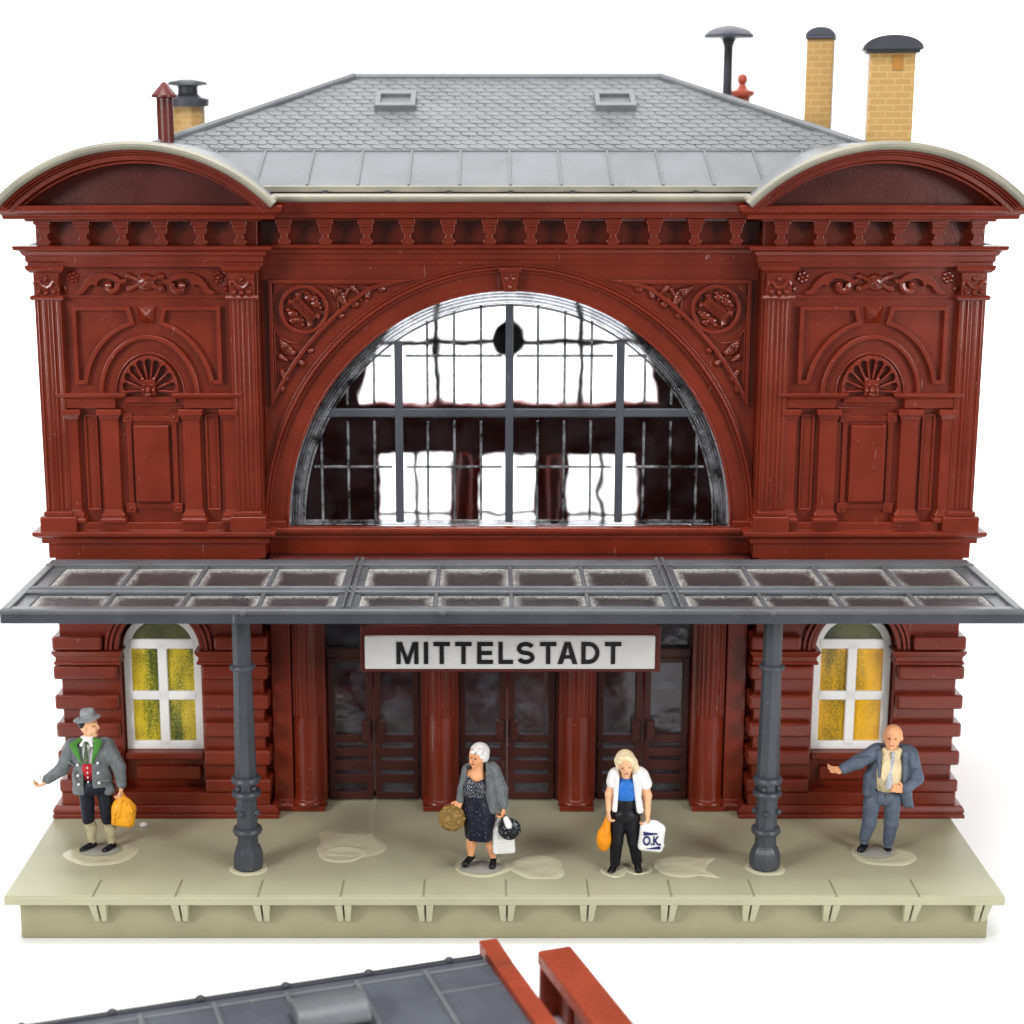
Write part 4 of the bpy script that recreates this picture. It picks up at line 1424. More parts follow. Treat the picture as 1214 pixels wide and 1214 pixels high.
def post(x, rot):
    p = MB()
    o8 = dict(seg=8, rot=rot)
    p.lathe([(0.165, 0.0), (0.185, 0.03), (0.185, 0.17), (0.15, 0.27), (0.13, 0.29), (0.128, 0.46)], (0, 0, 0), **o8)
    p.lathe([(0.13, 0.44), (0.128, 0.95), (0.12, 1.0), (0.12, 1.12), (0.138, 1.15), (0.115, 2.5), (0.112, 3.40)], (0, 0, 0), **o8)
    po = p.build('post', M['iron'], CN, 0.008, angle=30)
    po.location = (x, -1.65, -3.43)
    for z, R, t in ((0.48, 0.165, 0.05), (0.955, 0.165, 0.045), (1.125, 0.165, 0.05), (2.52, 0.142, 0.035)):
        r = MB()
        r.lathe([(R - t, z - t), (R, z - t * 0.7), (R + 0.012, z), (R, z + t * 0.7), (R - t, z + t)], (0, 0, 0), 24)
        r.build('post_ring', M['iron'], po)
    r = MB()
    for k in range(4):
        a = pi / 4 + k * pi / 2 + rot - 0.35
        r.blob((0.135 * cos(a), 0.135 * sin(a), 1.04), (0.035, 0.035, 0.035), 8, 6)
        r.blob((0.135 * cos(a + 0.3), 0.135 * sin(a + 0.3), 0.72), (0.042, 0.042, 0.042), 8, 6)
    r.build('rivets', M['iron'], po)


post(-3.15, pi / 8 + 0.05)
post(3.06, pi / 8 + 0.25)

# ================================================================ sign
SG = thing('station_sign', 'white station name board lettered MITTELSTADT in black hanging under the canopy', 'sign', (0, -1.2, 2.56))
MB().box(-1.80, 1.80, 0.02, 0.14, -0.255, 0.33).build('sign_backing', M['maroon'], SG, 0.015)
MB().box(-1.745, 1.73, -0.03, 0.03, -0.205, 0.205).build('sign_board', M['sign_white'], SG, 0.014)
m = MB()
for x in (-1.6, -0.55, 0.6, 1.65):
    m.box(x - 0.1, x + 0.1, 0.03, 0.12, 0.32, 0.80)
m.build('sign_hanger', M['maroon'], SG)


def letters(word, x0, z0, hgt, st, gap, y, mat, parent):
    """Grotesque capitals cut from bars and arcs."""
    m = MB()
    x = x0
    prev = ''
    wid = dict(M=1.0, I=0.20, T=0.74, E=0.72, L=0.66, S=0.80, A=0.90, D=0.82)
    H, w_ = hgt, st
    def poly(pts):
        m.prism([(x + a, z0 + b) for a, b in pts], y - 0.006, y + 0.004)
    for ch in word:
        W = wid[ch] * H
        if ch == 'I':
            poly([(0, 0), (w_, 0), (w_, H), (0, H)])
            W = w_
        elif ch == 'T':
            poly([(0, H - w_), (W, H - w_), (W, H), (0, H)])
            poly([((W - w_) / 2, 0), ((W + w_) / 2, 0), ((W + w_) / 2, H - w_), ((W - w_) / 2, H - w_)])
        elif ch == 'L':
            poly([(0, 0), (W, 0), (W, w_), (w_, w_), (w_, H), (0, H)])
        elif ch == 'E':
            c = (H - w_) / 2
            poly([(0, 0), (W, 0), (W, w_), (w_, w_), (w_, c), (W * 0.93, c), (W * 0.93, c + w_), (w_, c + w_), (w_, H - w_), (W, H - w_), (W, H), (0, H)])
        elif ch == 'M':
            v = w_ * 1.0
            poly([(0, 0), (v, 0), (v, H * 0.68), (W / 2 - v * 0.45, 0), (W / 2 + v * 0.45, 0), (W - v, H * 0.68), (W - v, 0), (W, 0), (W, H),
                  (W - v * 1.35, H), (W / 2, H * 0.30), (v * 1.35, H), (0, H)])
        elif ch == 'A':
            q = w_ * 1.12
            poly([(0, 0), (q, 0), (q + W * 0.095, H * 0.22), (W - q - W * 0.095, H * 0.22), (W - q, 0), (W, 0), (W / 2 + q * 0.62, H), (W / 2 - q * 0.62, H)][:2]
                 + [(q + 0.105 * W, H * 0.24), (q + 0.16 * W, H * 0.40), (W / 2, H * 0.82), (W / 2, H), (W / 2 - q * 0.62, H)])
            poly([(W, 0), (W - q, 0), (W - q - 0.105 * W, H * 0.24), (W - q - 0.16 * W, H * 0.40), (W / 2, H * 0.82), (W / 2, H), (W / 2 + q * 0.62, H)])
            poly([(q + 0.105 * W, H * 0.24), (W - q - 0.105 * W, H * 0.24), (W - q - 0.16 * W, H * 0.40), (q + 0.16 * W, H * 0.40)])
        elif ch == 'D':
            R_ = H / 2
            cx_ = W - R_
            o_ = [(0, 0), (cx_, 0)] + [(cx_ + R_ * cos(t), R_ + R_ * sin(t)) for t in np.linspace(-pi / 2, pi / 2, 20)][1:-1] + [(cx_, H), (0, H)]
            i_ = [(w_, w_), (cx_, w_)] + [(cx_ + (R_ - w_) * cos(t), R_ + (R_ - w_) * sin(t)) for t in np.linspace(-pi / 2, pi / 2, 20)][1:-1] + [(cx_, H - w_), (w_, H - w_)]
            m.strip([(x + a, z0 + b) for a, b in o_], [(x + a, z0 + b) for a, b in i_], y - 0.006, y + 0.004)
        elif ch == 'S':
            r1 = (H + w_) / 4
            r = r1 - w_ / 2
            rx = W / 2 - w_ / 2
            cl = [(W / 2 + rx * cos(t), H - w_ / 2 - r + r * sin(t)) for t in np.linspace(0.35, pi, 12)]
            cl += [(W / 2 + rx * cos(t) * (1.0), H - w_ / 2 - r + r * sin(t)) for t in np.linspace(pi + 0.2, 1.5 * pi, 7)]
            cl += [(W / 2 + rx * cos(t), w_ / 2 + r + r * sin(t)) for t in np.linspace(pi / 2, -pi + 0.35, 20)][1:]
            P_ = [np.array(c) for c in cl]
            a_, b_ = [], []
            for k in range(len(P_)):
                d = P_[min(k + 1, len(P_) - 1)] - P_[max(k - 1, 0)]
                d = d / np.linalg.norm(d)
                nn = np.array((-d[1], d[0])) * w_ / 2
                a_.append(tuple(P_[k] + nn + (x, z0)))
                b_.append(tuple(P_[k] - nn + (x, z0)))
            m.strip(a_, b_, y - 0.006, y + 0.004, closed=False)
        x += W + gap * {'L': 0.7, 'A': 0.7}.get(ch, 1.0)
        if ch == 'T' and prev == 'S':
            x -= gap * 0.75
        prev = ch
    return m, x - gap


lm, xe = letters('MITTELSTADT', 0, -0.138, 0.276, 0.053, 0.068, -0.034, M['black'], SG)
kx_ = 2.69 / xe
lm.v = [(-1.345 + a * kx_ - 0.02, b, c) for a, b, c in lm.v]
lm.build('lettering', M['black'], SG)
# ================================================================ figures
class Sculpt:
    """Smooth-blended solid, polygonised into one continuous mesh; each primitive carries a paint."""

    def __init__(self, h=0.0105):
        self.h = h
        self.ops = []

    def _add(self, fn, lo, hi, k, mat, cut=False):
        self.ops.append((fn, np.array(lo, float), np.array(hi, float), k, mat, cut))
        return self

    def cap(self, a, b, ra, rb=None, mat=0, k=0.02, sq=1.0, cut=False):
        """Tapered capsule; sq < 1 flattens it along y."""
        rb = ra if rb is None else rb
        a, b = np.array(a, float), np.array(b, float)
        d = b - a

        def fn(x, y, z, a=a, d=d, ra=ra, rb=rb, sq=sq):
            px, py, pz = x - a[0], (y - a[1]), z - a[2]
            dd = d[0] ** 2 + d[1] ** 2 + d[2] ** 2 + 1e-12
            t = np.clip((px * d[0] + py * d[1] + pz * d[2]) / dd, 0, 1)
            qx, qy, qz = px - d[0] * t, (py - d[1] * t) / sq, pz - d[2] * t
            return (np.sqrt(qx * qx + qy * qy + qz * qz) - (ra + (rb - ra) * t)) * (sq if sq < 1 else 1)
        r = max(ra, rb) * max(1.0, sq)
        return self._add(fn, np.minimum(a, b) - r, np.maximum(a, b) + r, k, mat, cut)

    def ell(self, c, r, mat=0, k=0.02, rot=0.0, yaw=0.0, cut=False):
        """Ellipsoid, turned by rot in the x,z plane and by yaw in the x,y plane."""
        c = np.array(c, float)
        cr, sr, cy_, sy_ = cos(rot), sin(rot), cos(yaw), sin(yaw)

        def fn(x, y, z):
            px, py, pz = x - c[0], y - c[1], z - c[2]
            px, py = px * cy_ + py * sy_, -px * sy_ + py * cy_
            px, pz = px * cr + pz * sr, -px * sr + pz * cr
            qx, qy, qz = px / r[0], py / r[1], pz / r[2]
            k0 = np.sqrt(qx * qx + qy * qy + qz * qz) + 1e-6
            k1 = np.sqrt((qx / r[0]) ** 2 + (qy / r[1]) ** 2 + (qz / r[2]) ** 2) + 1e-6
            return k0 * (k0 - 1) / k1
        m = max(r)
        return self._add(fn, c - m, c + m, k, mat, cut)

    def box(self, c, hs, rnd=0.02, mat=0, k=0.02, rot=0.0, cut=False):
        c = np.array(c, float)
        cr, sr = cos(rot), sin(rot)

        def fn(x, y, z):
            px, py, pz = x - c[0], y - c[1], z - c[2]
            px, pz = px * cr + pz * sr, -px * sr + pz * cr
            qx, qy, qz = np.abs(px) - hs[0] + rnd, np.abs(py) - hs[1] + rnd, np.abs(pz) - hs[2] + rnd
            o = np.sqrt(np.maximum(qx, 0) ** 2 + np.maximum(qy, 0) ** 2 + np.maximum(qz, 0) ** 2)
            return o + np.minimum(np.maximum(qx, np.maximum(qy, qz)), 0) - rnd
        m = sqrt(hs[0] ** 2 + hs[2] ** 2)
        return self._add(fn, (c[0] - m, c[1] - hs[1], c[2] - m), (c[0] + m, c[1] + hs[1], c[2] + m), k, mat, cut)

    def field(self, fn, lo, hi, k=0.01, mat=0, cut=True):
        return self._add(fn, lo, hi, k, mat, cut)

    def chain(self, pts, rs, mat=0, k=0.02, sq=1.0):
        for i in range(len(pts) - 1):
            self.cap(pts[i], pts[i + 1], rs[i], rs[i + 1], mat, k, sq)
        return self

    def hand(self, wrist, d, n, lat, size=1.0, curl=0.6, mat=0, thumb=1.0, spread=0.0):
        """Palm, four unequal fingers with a bend and a thumb from the side of the palm."""
        w, d, n, lat = (np.array(q, float) for q in (wrist, d, n, lat))
        d /= np.linalg.norm(d)
        n = n - d * np.dot(n, d)
        n /= np.linalg.norm(n)
        lat = lat - d * np.dot(lat, d) - n * np.dot(lat, n)
        lat /= np.linalg.norm(lat)
        s = size
        for o in (-0.026, -0.009, 0.009, 0.026):
            self.cap(w + lat * o * 0.7 * s, w + d * 0.075 * s + lat * o * s, 0.019 * s, 0.017 * s, mat, 0.012)
        for o, ln in ((-0.032, 0.82), (-0.011, 1.0), (0.011, 1.04), (0.033, 0.92)):
            b0 = w + d * 0.08 * s + lat * o * s
            dv = d + lat * o * spread * 12
            b1 = b0 + (dv * cos(curl * 0.7) + n * sin(curl * 0.7)) * 0.04 * ln * s
            b2 = b1 + (dv * cos(curl * 1.6) + n * sin(curl * 1.6)) * 0.032 * ln * s
            b3 = b2 + (dv * cos(curl * 2.4) + n * sin(curl * 2.4)) * 0.022 * ln * s
            self.chain([b0, b1, b2, b3], [0.0125 * s, 0.0115 * s, 0.0105 * s, 0.009 * s], mat, 0.004)
        t0 = w + d * 0.022 * s + lat * 0.03 * thumb * s
        t1 = t0 + (d * 0.55 + lat * 0.7 * thumb + n * 0.35) * 0.045 * s
        t2 = t1 + (d * 0.9 + lat * 0.15 * thumb + n * 0.45) * 0.035 * s
        self.chain([t0, t1, t2], [0.016 * s, 0.0135 * s, 0.011 * s], mat, 0.006)
        return self

    def build(self, name, mats, parent=None, recolor=None):
        h = self.h
        lo = np.min([o[1] for o in self.ops if not o[5]], axis=0) - 3 * h
        hi = np.max([o[2] for o in self.ops if not o[5]], axis=0) + 3 * h
        n = np.ceil((hi - lo) / h).astype(int) + 1
        F = np.full(n, 0.2, np.float32)
        C = np.zeros(n, np.int8)
        ax = [lo[i] + h * np.arange(n[i]) for i in range(3)]
        for fn, a, b, k, mat, cut in self.ops:
            pad = k + 4 * h
            i0 = np.clip(np.floor((a - pad - lo) / h).astype(int), 0, n)
            i1 = np.clip(np.ceil((b + pad - lo) / h).astype(int) + 1, 0, n)
            if np.any(i1 <= i0):
                continue
            sl_ = tuple(slice(i0[i], i1[i]) for i in range(3))
            X, Y, Z = np.meshgrid(ax[0][sl_[0]], ax[1][sl_[1]], ax[2][sl_[2]], indexing='ij', sparse=True)
            d = fn(X, Y, Z)
            f = F[sl_]
            if cut:
                F[sl_] = np.maximum(f, -d)
            else:
                hm = np.clip(0.5 + 0.5 * (f - d) / k, 0, 1)
                C[sl_] = np.where(d < f, mat, C[sl_])
                F[sl_] = f * (1 - hm) + d * hm - k * hm * (1 - hm)
        F[0], F[-1], F[:, 0], F[:, -1], F[:, :, 0], F[:, :, -1] = (0.2,) * 6
        S = F < 0
        cn = n - 1
        acc = np.zeros(tuple(cn) + (3,), np.float32)
        cnt = np.zeros(tuple(cn), np.float32)

        def sub(A, o):
            return A[o[0]:o[0] + cn[0], o[1]:o[1] + cn[1], o[2]:o[2] + cn[2]]
        for axis in range(3):
            for p in (0, 1):
                for q in (0, 1):
                    o = [0, 0, 0]
                    oth = [i for i in range(3) if i != axis]
                    o[oth[0]], o[oth[1]] = p, q
                    o2 = list(o)
                    o2[axis] = 1
                    fa, fb = sub(F, o), sub(F, o2)
                    mk = (fa < 0) != (fb < 0)
                    t = np.where(mk, fa / np.where(mk, fa - fb, 1), 0)
                    for i in range(3):
                        acc[..., i] += np.where(mk, (t if i == axis else o[i]), 0)
                    cnt += mk
        act = cnt > 0
        idx = np.full(tuple(cn), -1, np.int64)
        idx[act] = np.arange(act.sum())
        ii = np.argwhere(act)
        V = (acc[act] / cnt[act][:, None] + ii) * h + lo
        faces = []
        for axis in range(3):
            u, w = [(1, 2), (2, 0), (0, 1)][axis]
            a = S[:-1] if axis == 0 else (S[:, :-1] if axis == 1 else S[:, :, :-1])
            b = S[1:] if axis == 0 else (S[:, 1:] if axis == 1 else S[:, :, 1:])
            e = np.argwhere(a != b)
            flip = a[tuple(e.T)]
            e = e[:, :]
            ok = (e[:, u] > 0) & (e[:, w] > 0)
            e, flip = e[ok], flip[ok]
            def at(du, dw):
                g = e.copy()
                g[:, u] -= du
                g[:, w] -= dw
                return idx[tuple(g.T)]
            q = np.stack([at(1, 1), at(0, 1), at(0, 0), at(1, 0)], 1)
            q[~flip] = q[~flip][:, ::-1]
            faces.append(q)
        Q = np.concatenate(faces)
        Q = Q[(Q >= 0).all(1)]
        me = bpy.data.meshes.new(name)
        me.from_pydata(V.tolist(), [], Q.tolist())
        for m_ in mats:
            me.materials.append(m_)
        if len(mats) > 1 or recolor:
            fc = V[Q].mean(1)
            g = np.clip(np.round((fc - lo) / h).astype(int), 0, n - 1)
            mi = C[tuple(g.T)].astype(int)
            if recolor:
                mi = recolor(fc, mi)
            me.polygons.foreach_set('material_index', np.ascontiguousarray(mi, dtype=np.int32))
        me.polygons.foreach_set('use_smooth', [True] * len(me.polygons))
        me.update()
        o = bpy.data.objects.new(name, me)
        COL.objects.link(o)
        if parent is not None:
            o.parent = parent
        return o


SK = paint('skin_paint', (0.78, 0.44, 0.25), 0.42, sss=0.15, mottle=0.12)
SK2 = paint('tanned_skin_paint', (0.74, 0.36, 0.18), 0.42, sss=0.15, mottle=0.12)
LIP = paint('lip_paint', (0.42, 0.14, 0.09), 0.4)
BROW = paint('brow_paint', (0.25, 0.10, 0.05), 0.5)
GREYCOAT = paint('grey_coat_paint', (0.125, 0.14, 0.145), 0.5, speck=(0.25, 0.26, 0.26), sscale=60, sth=(0.62, 0.7))
HATP = paint('grey_hat_paint', (0.22, 0.235, 0.24), 0.5)
GREEN = paint('green_lapel_paint', (0.055, 0.20, 0.03), 0.45)
WHITE = paint('white_paint', (0.78, 0.78, 0.77), 0.4, mottle=0.06)
REDP = paint('red_waistcoat_paint', (0.36, 0.012, 0.018), 0.4)
TIE = paint('green_tie_paint', (0.06, 0.085, 0.045), 0.5, speck=(0.3, 0.32, 0.25), sscale=50)
NAVY = paint('navy_paint', (0.008, 0.009, 0.018), 0.5)
NAVY2 = paint('navy_dress_paint', (0.008, 0.010, 0.022), 0.4, speck=(0.32, 0.33, 0.36), sscale=55, sth=(0.66, 0.72))
NAVY3 = paint('speckled_bodice_paint', (0.010, 0.012, 0.022), 0.4, speck=(0.38, 0.38, 0.4), sscale=75, sth=(0.54, 0.64))
SOCK = paint('tan_sock_paint', (0.40, 0.355, 0.22), 0.5)
SHOE = paint('black_shoe_paint', (0.006, 0.006, 0.008), 0.18, speck=(0.12, 0.12, 0.13), sscale=45, sth=(0.66, 0.72))
SILVER = paint('silver_button_paint', (0.62, 0.62, 0.64), 0.3)
YBAG = paint('yellow_bag_paint', (0.80, 0.35, 0.02), 0.35, mottle=0.12)
OBAG = paint('orange_bag_paint', (0.80, 0.28, 0.012), 0.32, mottle=0.12)
BASK = paint('basket_paint', (0.19, 0.115, 0.03), 0.5, speck=(0.33, 0.2, 0.06), sscale=22, sth=(0.5, 0.62))
WHAIR = paint('white_hair_paint', (0.72, 0.71, 0.69), 0.4, mottle=0.08)
BLOND = paint('blond_hair_paint', (0.78, 0.66, 0.42), 0.4, mottle=0.12)
DHAIR = paint('dark_hair_paint', (0.015, 0.017, 0.02), 0.4)
BLUE = paint('blue_top_paint', (0.02, 0.14, 0.48), 0.4)
BLACKP = paint('black_trousers_paint', (0.007, 0.007, 0.010), 0.45)
HBAG = paint('black_handbag_paint', (0.012, 0.013, 0.018), 0.3, speck=(0.28, 0.3, 0.32), sscale=34, sth=(0.6, 0.68))
CREAM = paint('cream_shirt_paint', (0.66, 0.54, 0.33), 0.45, mottle=0.1)
SUIT = paint('blue_grey_suit_paint', (0.085, 0.105, 0.145), 0.5, mottle=0.18)
TIE2 = paint('pale_tie_paint', (0.42, 0.44, 0.46), 0.45, speck=(0.2, 0.22, 0.25), sscale=60)
BASE_CLEAR, nt, b, out = new_mat('clear_base')
b.inputs['Base Color'].default_value = (0.42, 0.42, 0.38, 1)
b.inputs['Roughness'].default_value = 0.12
b.inputs['Alpha'].default_value = 0.5


def mapper(sc, ox, oz, u0, v0, kx, kz):
    def L(cu, cv, y=0.0):
        return np.array((((cu / sc + ox) - u0) * kx, y, (v0 - (cv / sc + oz)) * kz))
    return L


def feet_base(parent, x, y, rx, ry):
    m = MB()
    m.lathe([(1.0, 0.0), (1.0, 0.008), (0.96, 0.012), (0, 0.012)], (0, 0, 0), 40)
    m.v = [(x + a * rx, y + b * ry, c + 0.002) for a, b, c in m.v]
    return m.build('clear_base', BASE_CLEAR, parent)


# ---------------------------------------------------------------- man in a hat
P1 = thing('person', 'man in grey hat, grey jacket with green lapels and red waistcoat, one arm held out', 'person', (-5.09, -1.10, 0.016))
L = mapper(5.52, 30, 820, 113, 1006, 0.0103, 0.01094)
s = Sculpt(0.010)
# legs, stockings, shoes, torso
s.cap(L(405, 640, 0.0), L(412, 850, -0.01), 0.082, 0.062, 2)
s.cap(L(525, 640, 0.0), L(540, 850, -0.01), 0.082, 0.062, 2)
s.chain([L(414, 850, 0.0), L(418, 900, 0.02), L(424, 995, 0.0)], [0.064, 0.072, 0.044], 2, 0.015)
s.chain([L(542, 850, 0.0), L(546, 900, 0.02), L(552, 1000, 0.0)], [0.064, 0.072, 0.044], 2, 0.015)
s.cap(L(432, 1005, 0.0), L(375, 1018, -0.12), 0.045, 0.043, 3, 0.01)
s.cap(L(562, 1012, 0.0), L(525, 1020, -0.14), 0.045, 0.043, 3, 0.01)
s.ell(L(445, 480), (0.20, 0.115, 0.30), 5, 0.03)
s.ell(L(460, 610), (0.15, 0.10, 0.09), 5, 0.03)
# neck and head, turned to the side
s.cap(L(438, 320), L(442, 270), 0.062, 0.060, 0)
s.ell(L(440, 222, 0.0), (0.105, 0.092, 0.130), 0, 0.02)
s.ell(L(462, 252, -0.025), (0.078, 0.070, 0.075), 0, 0.02)      # jaw and face front
s.ell(L(486, 205, -0.04), (0.034, 0.05, 0.02), 0, 0.012)        # brow
s.cap(L(496, 208, -0.05), L(511, 233, -0.055), 0.012, 0.017, 0, 0.008)  # nose
s.ell(L(495, 258, -0.05), (0.024, 0.034, 0.012), 1, 0.006)      # mouth
s.ell(L(488, 282, -0.04), (0.03, 0.035, 0.024), 0, 0.012)       # chin
s.ell(L(428, 232, -0.095), (0.020, 0.016, 0.036), 0, 0.006)     # ear
s.ell(L(480, 220, -0.085), (0.013, 0.010, 0.008), 4, 0.003)     # eye
# wrists and hands
s.cap(L(200, 555, -0.07), L(150, 572, -0.09), 0.035, 0.030, 0)
s.hand(L(152, 575, -0.09), (-0.75, -0.3, -0.25), (0.1, -0.2, 1), (0.2, -1, 0.1), 1.05, 0.75, 0, 1)
s.cap(L(640, 590, -0.05), L(640, 625, -0.06), 0.034, 0.030, 0)
s.hand(L(640, 622, -0.06), (0, -0.1, -1), (-1, -0.1, 0), (0, -1, 0), 1.05, 0.95, 0, 1)
s.cap(L(300, 380), L(245, 510, -0.03), 0.06, 0.05, 2)
s.cap(L(245, 510, -0.03), L(165, 565, -0.08), 0.05, 0.035, 2)
s.cap(L(570, 380), L(630, 500, -0.02), 0.06, 0.05, 2)
s.cap(L(630, 500, -0.02), L(642, 600, -0.05), 0.05, 0.035, 2)
s.build('body', [SK, LIP, SOCK, SHOE, BROW, NAVY], P1)
t = Sculpt(0.010)
t.cap(L(402, 625, 0.0), L(408, 835, -0.01), 0.098, 0.078, 0, 0.02)
t.cap(L(522, 625, 0.0), L(536, 835, -0.01), 0.098, 0.080, 0, 0.02)
t.ell(L(462, 615), (0.20, 0.145, 0.13), 0, 0.03)
t.build('breeches', [NAVY], P1)
t = Sculpt(0.010)
t.ell(L(437, 470), (0.185, 0.140, 0.26), 0, 0.02)
t.cap(L(412, 318, -0.03), L(462, 318, -0.03), 0.065, 0.065, 0, 0.02)
t.cap(L(400, 335, -0.10), L(420, 312, -0.085), 0.025, 0.02, 0, 0.008)
t.cap(L(470, 338, -0.10), L(452, 312, -0.085), 0.025, 0.02, 0, 0.008)
zc_ = L(0, 446)[2]
t.build('waistcoat_and_shirt', [WHITE, REDP], P1, recolor=lambda c, mi: np.where(c[:, 2] < zc_, 1, 0))
t = Sculpt(0.009)
t.cap(L(431, 322, -0.118), L(433, 322, -0.12), 0.024, 0.024, 0, 0.008)
t.cap(L(432, 345, -0.13), L(431, 435, -0.15), 0.020, 0.034, 0, 0.01, sq=0.5)
t.build('tie', [TIE], P1)
j = Sculpt(0.010)
j.ell(L(450, 430), (0.245, 0.155, 0.22), 0, 0.03)
j.ell(L(448, 560), (0.250, 0.160, 0.24), 0, 0.04)
j.cap(L(330, 350), L(545, 345), 0.085, 0.085, 0, 0.04)
j.cap(L(365, 640), L(545, 640), 0.10, 0.10, 0, 0.04)
j.chain([L(325, 365), L(255, 505, -0.03), L(165, 560, -0.08)], [0.090, 0.080, 0.062], 0, 0.025)
j.chain([L(560, 365), L(628, 495, -0.02), L(642, 600, -0.05)], [0.092, 0.080, 0.060], 0, 0.025)
j.cap(L(350, 500, -0.13), L(360, 570, -0.16), 0.012, 0.012, 0, 0.01)
j.cap(L(520, 555, -0.165), L(570, 560, -0.13), 0.014, 0.014, 0, 0.008)   # pocket flap
j.cap(L(340, 470, -0.10), L(300, 440, -0.07), 0.014, 0.010, 0, 0.012)
j.cap(L(600, 480, -0.08), L(640, 470, -0.08), 0.012, 0.010, 0, 0.012)
xc = L(434, 0)[0]
za, zb1 = L(0, 445)[2], L(0, 290)[2]
def vcut(x, y, z):
    w_ = np.where(z > za, 0.052 + (z - za) * (0.065 / (zb1 - za)), 0.052 + (za - z) * 0.02)
    return np.maximum(np.abs(x - xc) - w_, y + 0.02) * 0.9
j.field(vcut, L(300, 700, -0.5), L(600, 250, 0.1))
zh = L(0, 668)[2]
j.field(lambda x, y, z: (z - zh) + 0 * x + 0 * y, L(200, 900, -0.5), L(700, 670, 0.5))
j.cap(L(350, 335, -0.125), L(402, 440, -0.172), 0.050, 0.012, 1, 0.006, sq=0.45)
j.cap(L(512, 315, -0.115), L(470, 440, -0.172), 0.052, 0.012, 1, 0.006, sq=0.45)
j.cap(L(345, 330, -0.11), L(390, 305, -0.09), 0.028, 0.028, 1, 0.01)
j.cap(L(515, 325, -0.10), L(488, 300, -0.09), 0.028, 0.028, 1, 0.01)
j.build('jacket', [GREYCOAT, GREEN], P1)
bt0 = MB().blob((0, 0, 0), (0.019, 0.019, 0.019), 8, 6).build('button', SILVER, P1)
for k, (cu, cv, y, sc_) in enumerate([(375, 455, -0.155, 1), (376, 520, -0.17, 1), (378, 577, -0.17, 1), (508, 440, -0.165, 1), (508, 503, -0.17, 1), (511, 567, -0.17, 1),
                                      (436, 475, -0.142, 0.7), (436, 507, -0.142, 0.7), (436, 537, -0.142, 0.7), (436, 568, -0.138, 0.7)]):
    b_ = bt0 if k == 0 else bt0.copy()
    if k:
        COL.objects.link(b_)
    b_.location = L(cu, cv, y)
    b_.scale = (sc_, sc_, sc_)
hr = Sculpt(0.010)
hr.ell(L(408, 205, 0.0), (0.070, 0.098, 0.085), 0, 0.01)
hr.build('hair', [DHAIR], P1)
ht = Sculpt(0.010)
ht.ell(L(436, 155, 0.0), (0.088, 0.095, 0.070), 0, 0.015)
ht.cap(L(412, 138, 0.0), L(462, 134, 0.0), 0.042, 0.042, 0, 0.02)
ht.ell(L(433, 180, -0.01), (0.170, 0.150, 0.026), 0, 0.02, rot=radians(9))
ht.ell(L(436, 118, -0.02), (0.05, 0.022, 0.014), 0, 0.01, cut=True)
ht.build('hat', [HATP], P1)
feet_base(P1, L(480, 0)[0], -0.07, 0.25, 0.18)

t = Sculpt(0.008)
t.cap(L(100, 525, -0.14), L(125, 572, -0.14), 0.040, 0.032, 0, 0.01, sq=0.5)
t.ell(L(102, 530, -0.14), (0.055, 0.022, 0.05), 0, 0.01, rot=radians(-40))
pap = t.build('paper_slip', [WHITE])
pap.location = P1.location
tag(pap, 'crumpled white slip of paper in the hat-wearing man\'s outstretched hand', 'paper')

t = Sculpt(0.009)
t.ell(L(648, 770, -0.07), (0.145, 0.085, 0.185), 0, 0.03)
t.box(L(650, 795, -0.07), (0.140, 0.075, 0.145), 0.05, 0, 0.03, rot=radians(-8))
t.cap(L(640, 650, -0.06), L(645, 720, -0.07), 0.022, 0.07, 0, 0.03)
for a_, b_ in (((650, 680), (625, 790)), ((690, 700), (715, 760)), ((600, 760), (590, 830)), ((660, 760), (690, 850)), ((640, 720), (600, 770))):
    t.cap(L(*a_, -0.145), L(*b_, -0.155), 0.012, 0.016, 0, 0.014)
bag = t.build('shopping_bag', [YBAG])
bag.location = P1.location
tag(bag, 'creased yellow bag in the hand of the man with the hat', 'bag')

# ---------------------------------------------------------------- white-haired woman
P2 = thing('person', 'white-haired woman in grey cardigan and navy speckled dress carrying a basket and two bags', 'person', (-0.36, -1.62, 0.016))
L = mapper(6.744, 500, 870, 571, 1028, 0.01025, 0.0106)
s = Sculpt(0.0095)
s.chain([L(410, 830, 0), L(405, 900, 0.015), L(402, 990, 0)], [0.060, 0.060, 0.036], 0, 0.015)
s.chain([L(560, 840, 0), L(562, 910, 0.015), L(580, 1005, 0)], [0.058, 0.058, 0.036], 0, 0.015)
s.cap(L(410, 1000, 0.01), L(355, 1030, -0.11), 0.040, 0.040, 1, 0.008)
s.cap(L(583, 1020, 0.01), L(572, 1050, -0.12), 0.040, 0.042, 1, 0.008)
s.ell(L(455, 480), (0.17, 0.13, 0.30), 0, 0.03)
s.ell(L(455, 700), (0.16, 0.12, 0.22), 0, 0.03)
s.cap(L(455, 340, -0.02), L(462, 240, -0.01), 0.085, 0.060, 0, 0.03)
s.ell(L(450, 330, -0.05), (0.095, 0.08, 0.10), 0, 0.03)
s.ell(L(455, 175, -0.01), (0.098, 0.100, 0.118), 0, 0.02, yaw=0.5)
s.ell(L(437, 215, -0.05), (0.072, 0.06, 0.066), 0, 0.02)
s.cap(L(415, 180, -0.105), L(405, 204, -0.125), 0.011, 0.017, 0, 0.008)
s.ell(L(425, 228, -0.098), (0.028, 0.016, 0.008), 2, 0.004)
s.ell(L(428, 246, -0.08), (0.030, 0.03, 0.022), 0, 0.012)
s.ell(L(408, 180, -0.09), (0.010, 0.014, 0.008), 3, 0.003)
s.ell(L(444, 182, -0.108), (0.016, 0.012, 0.008), 3, 0.003)
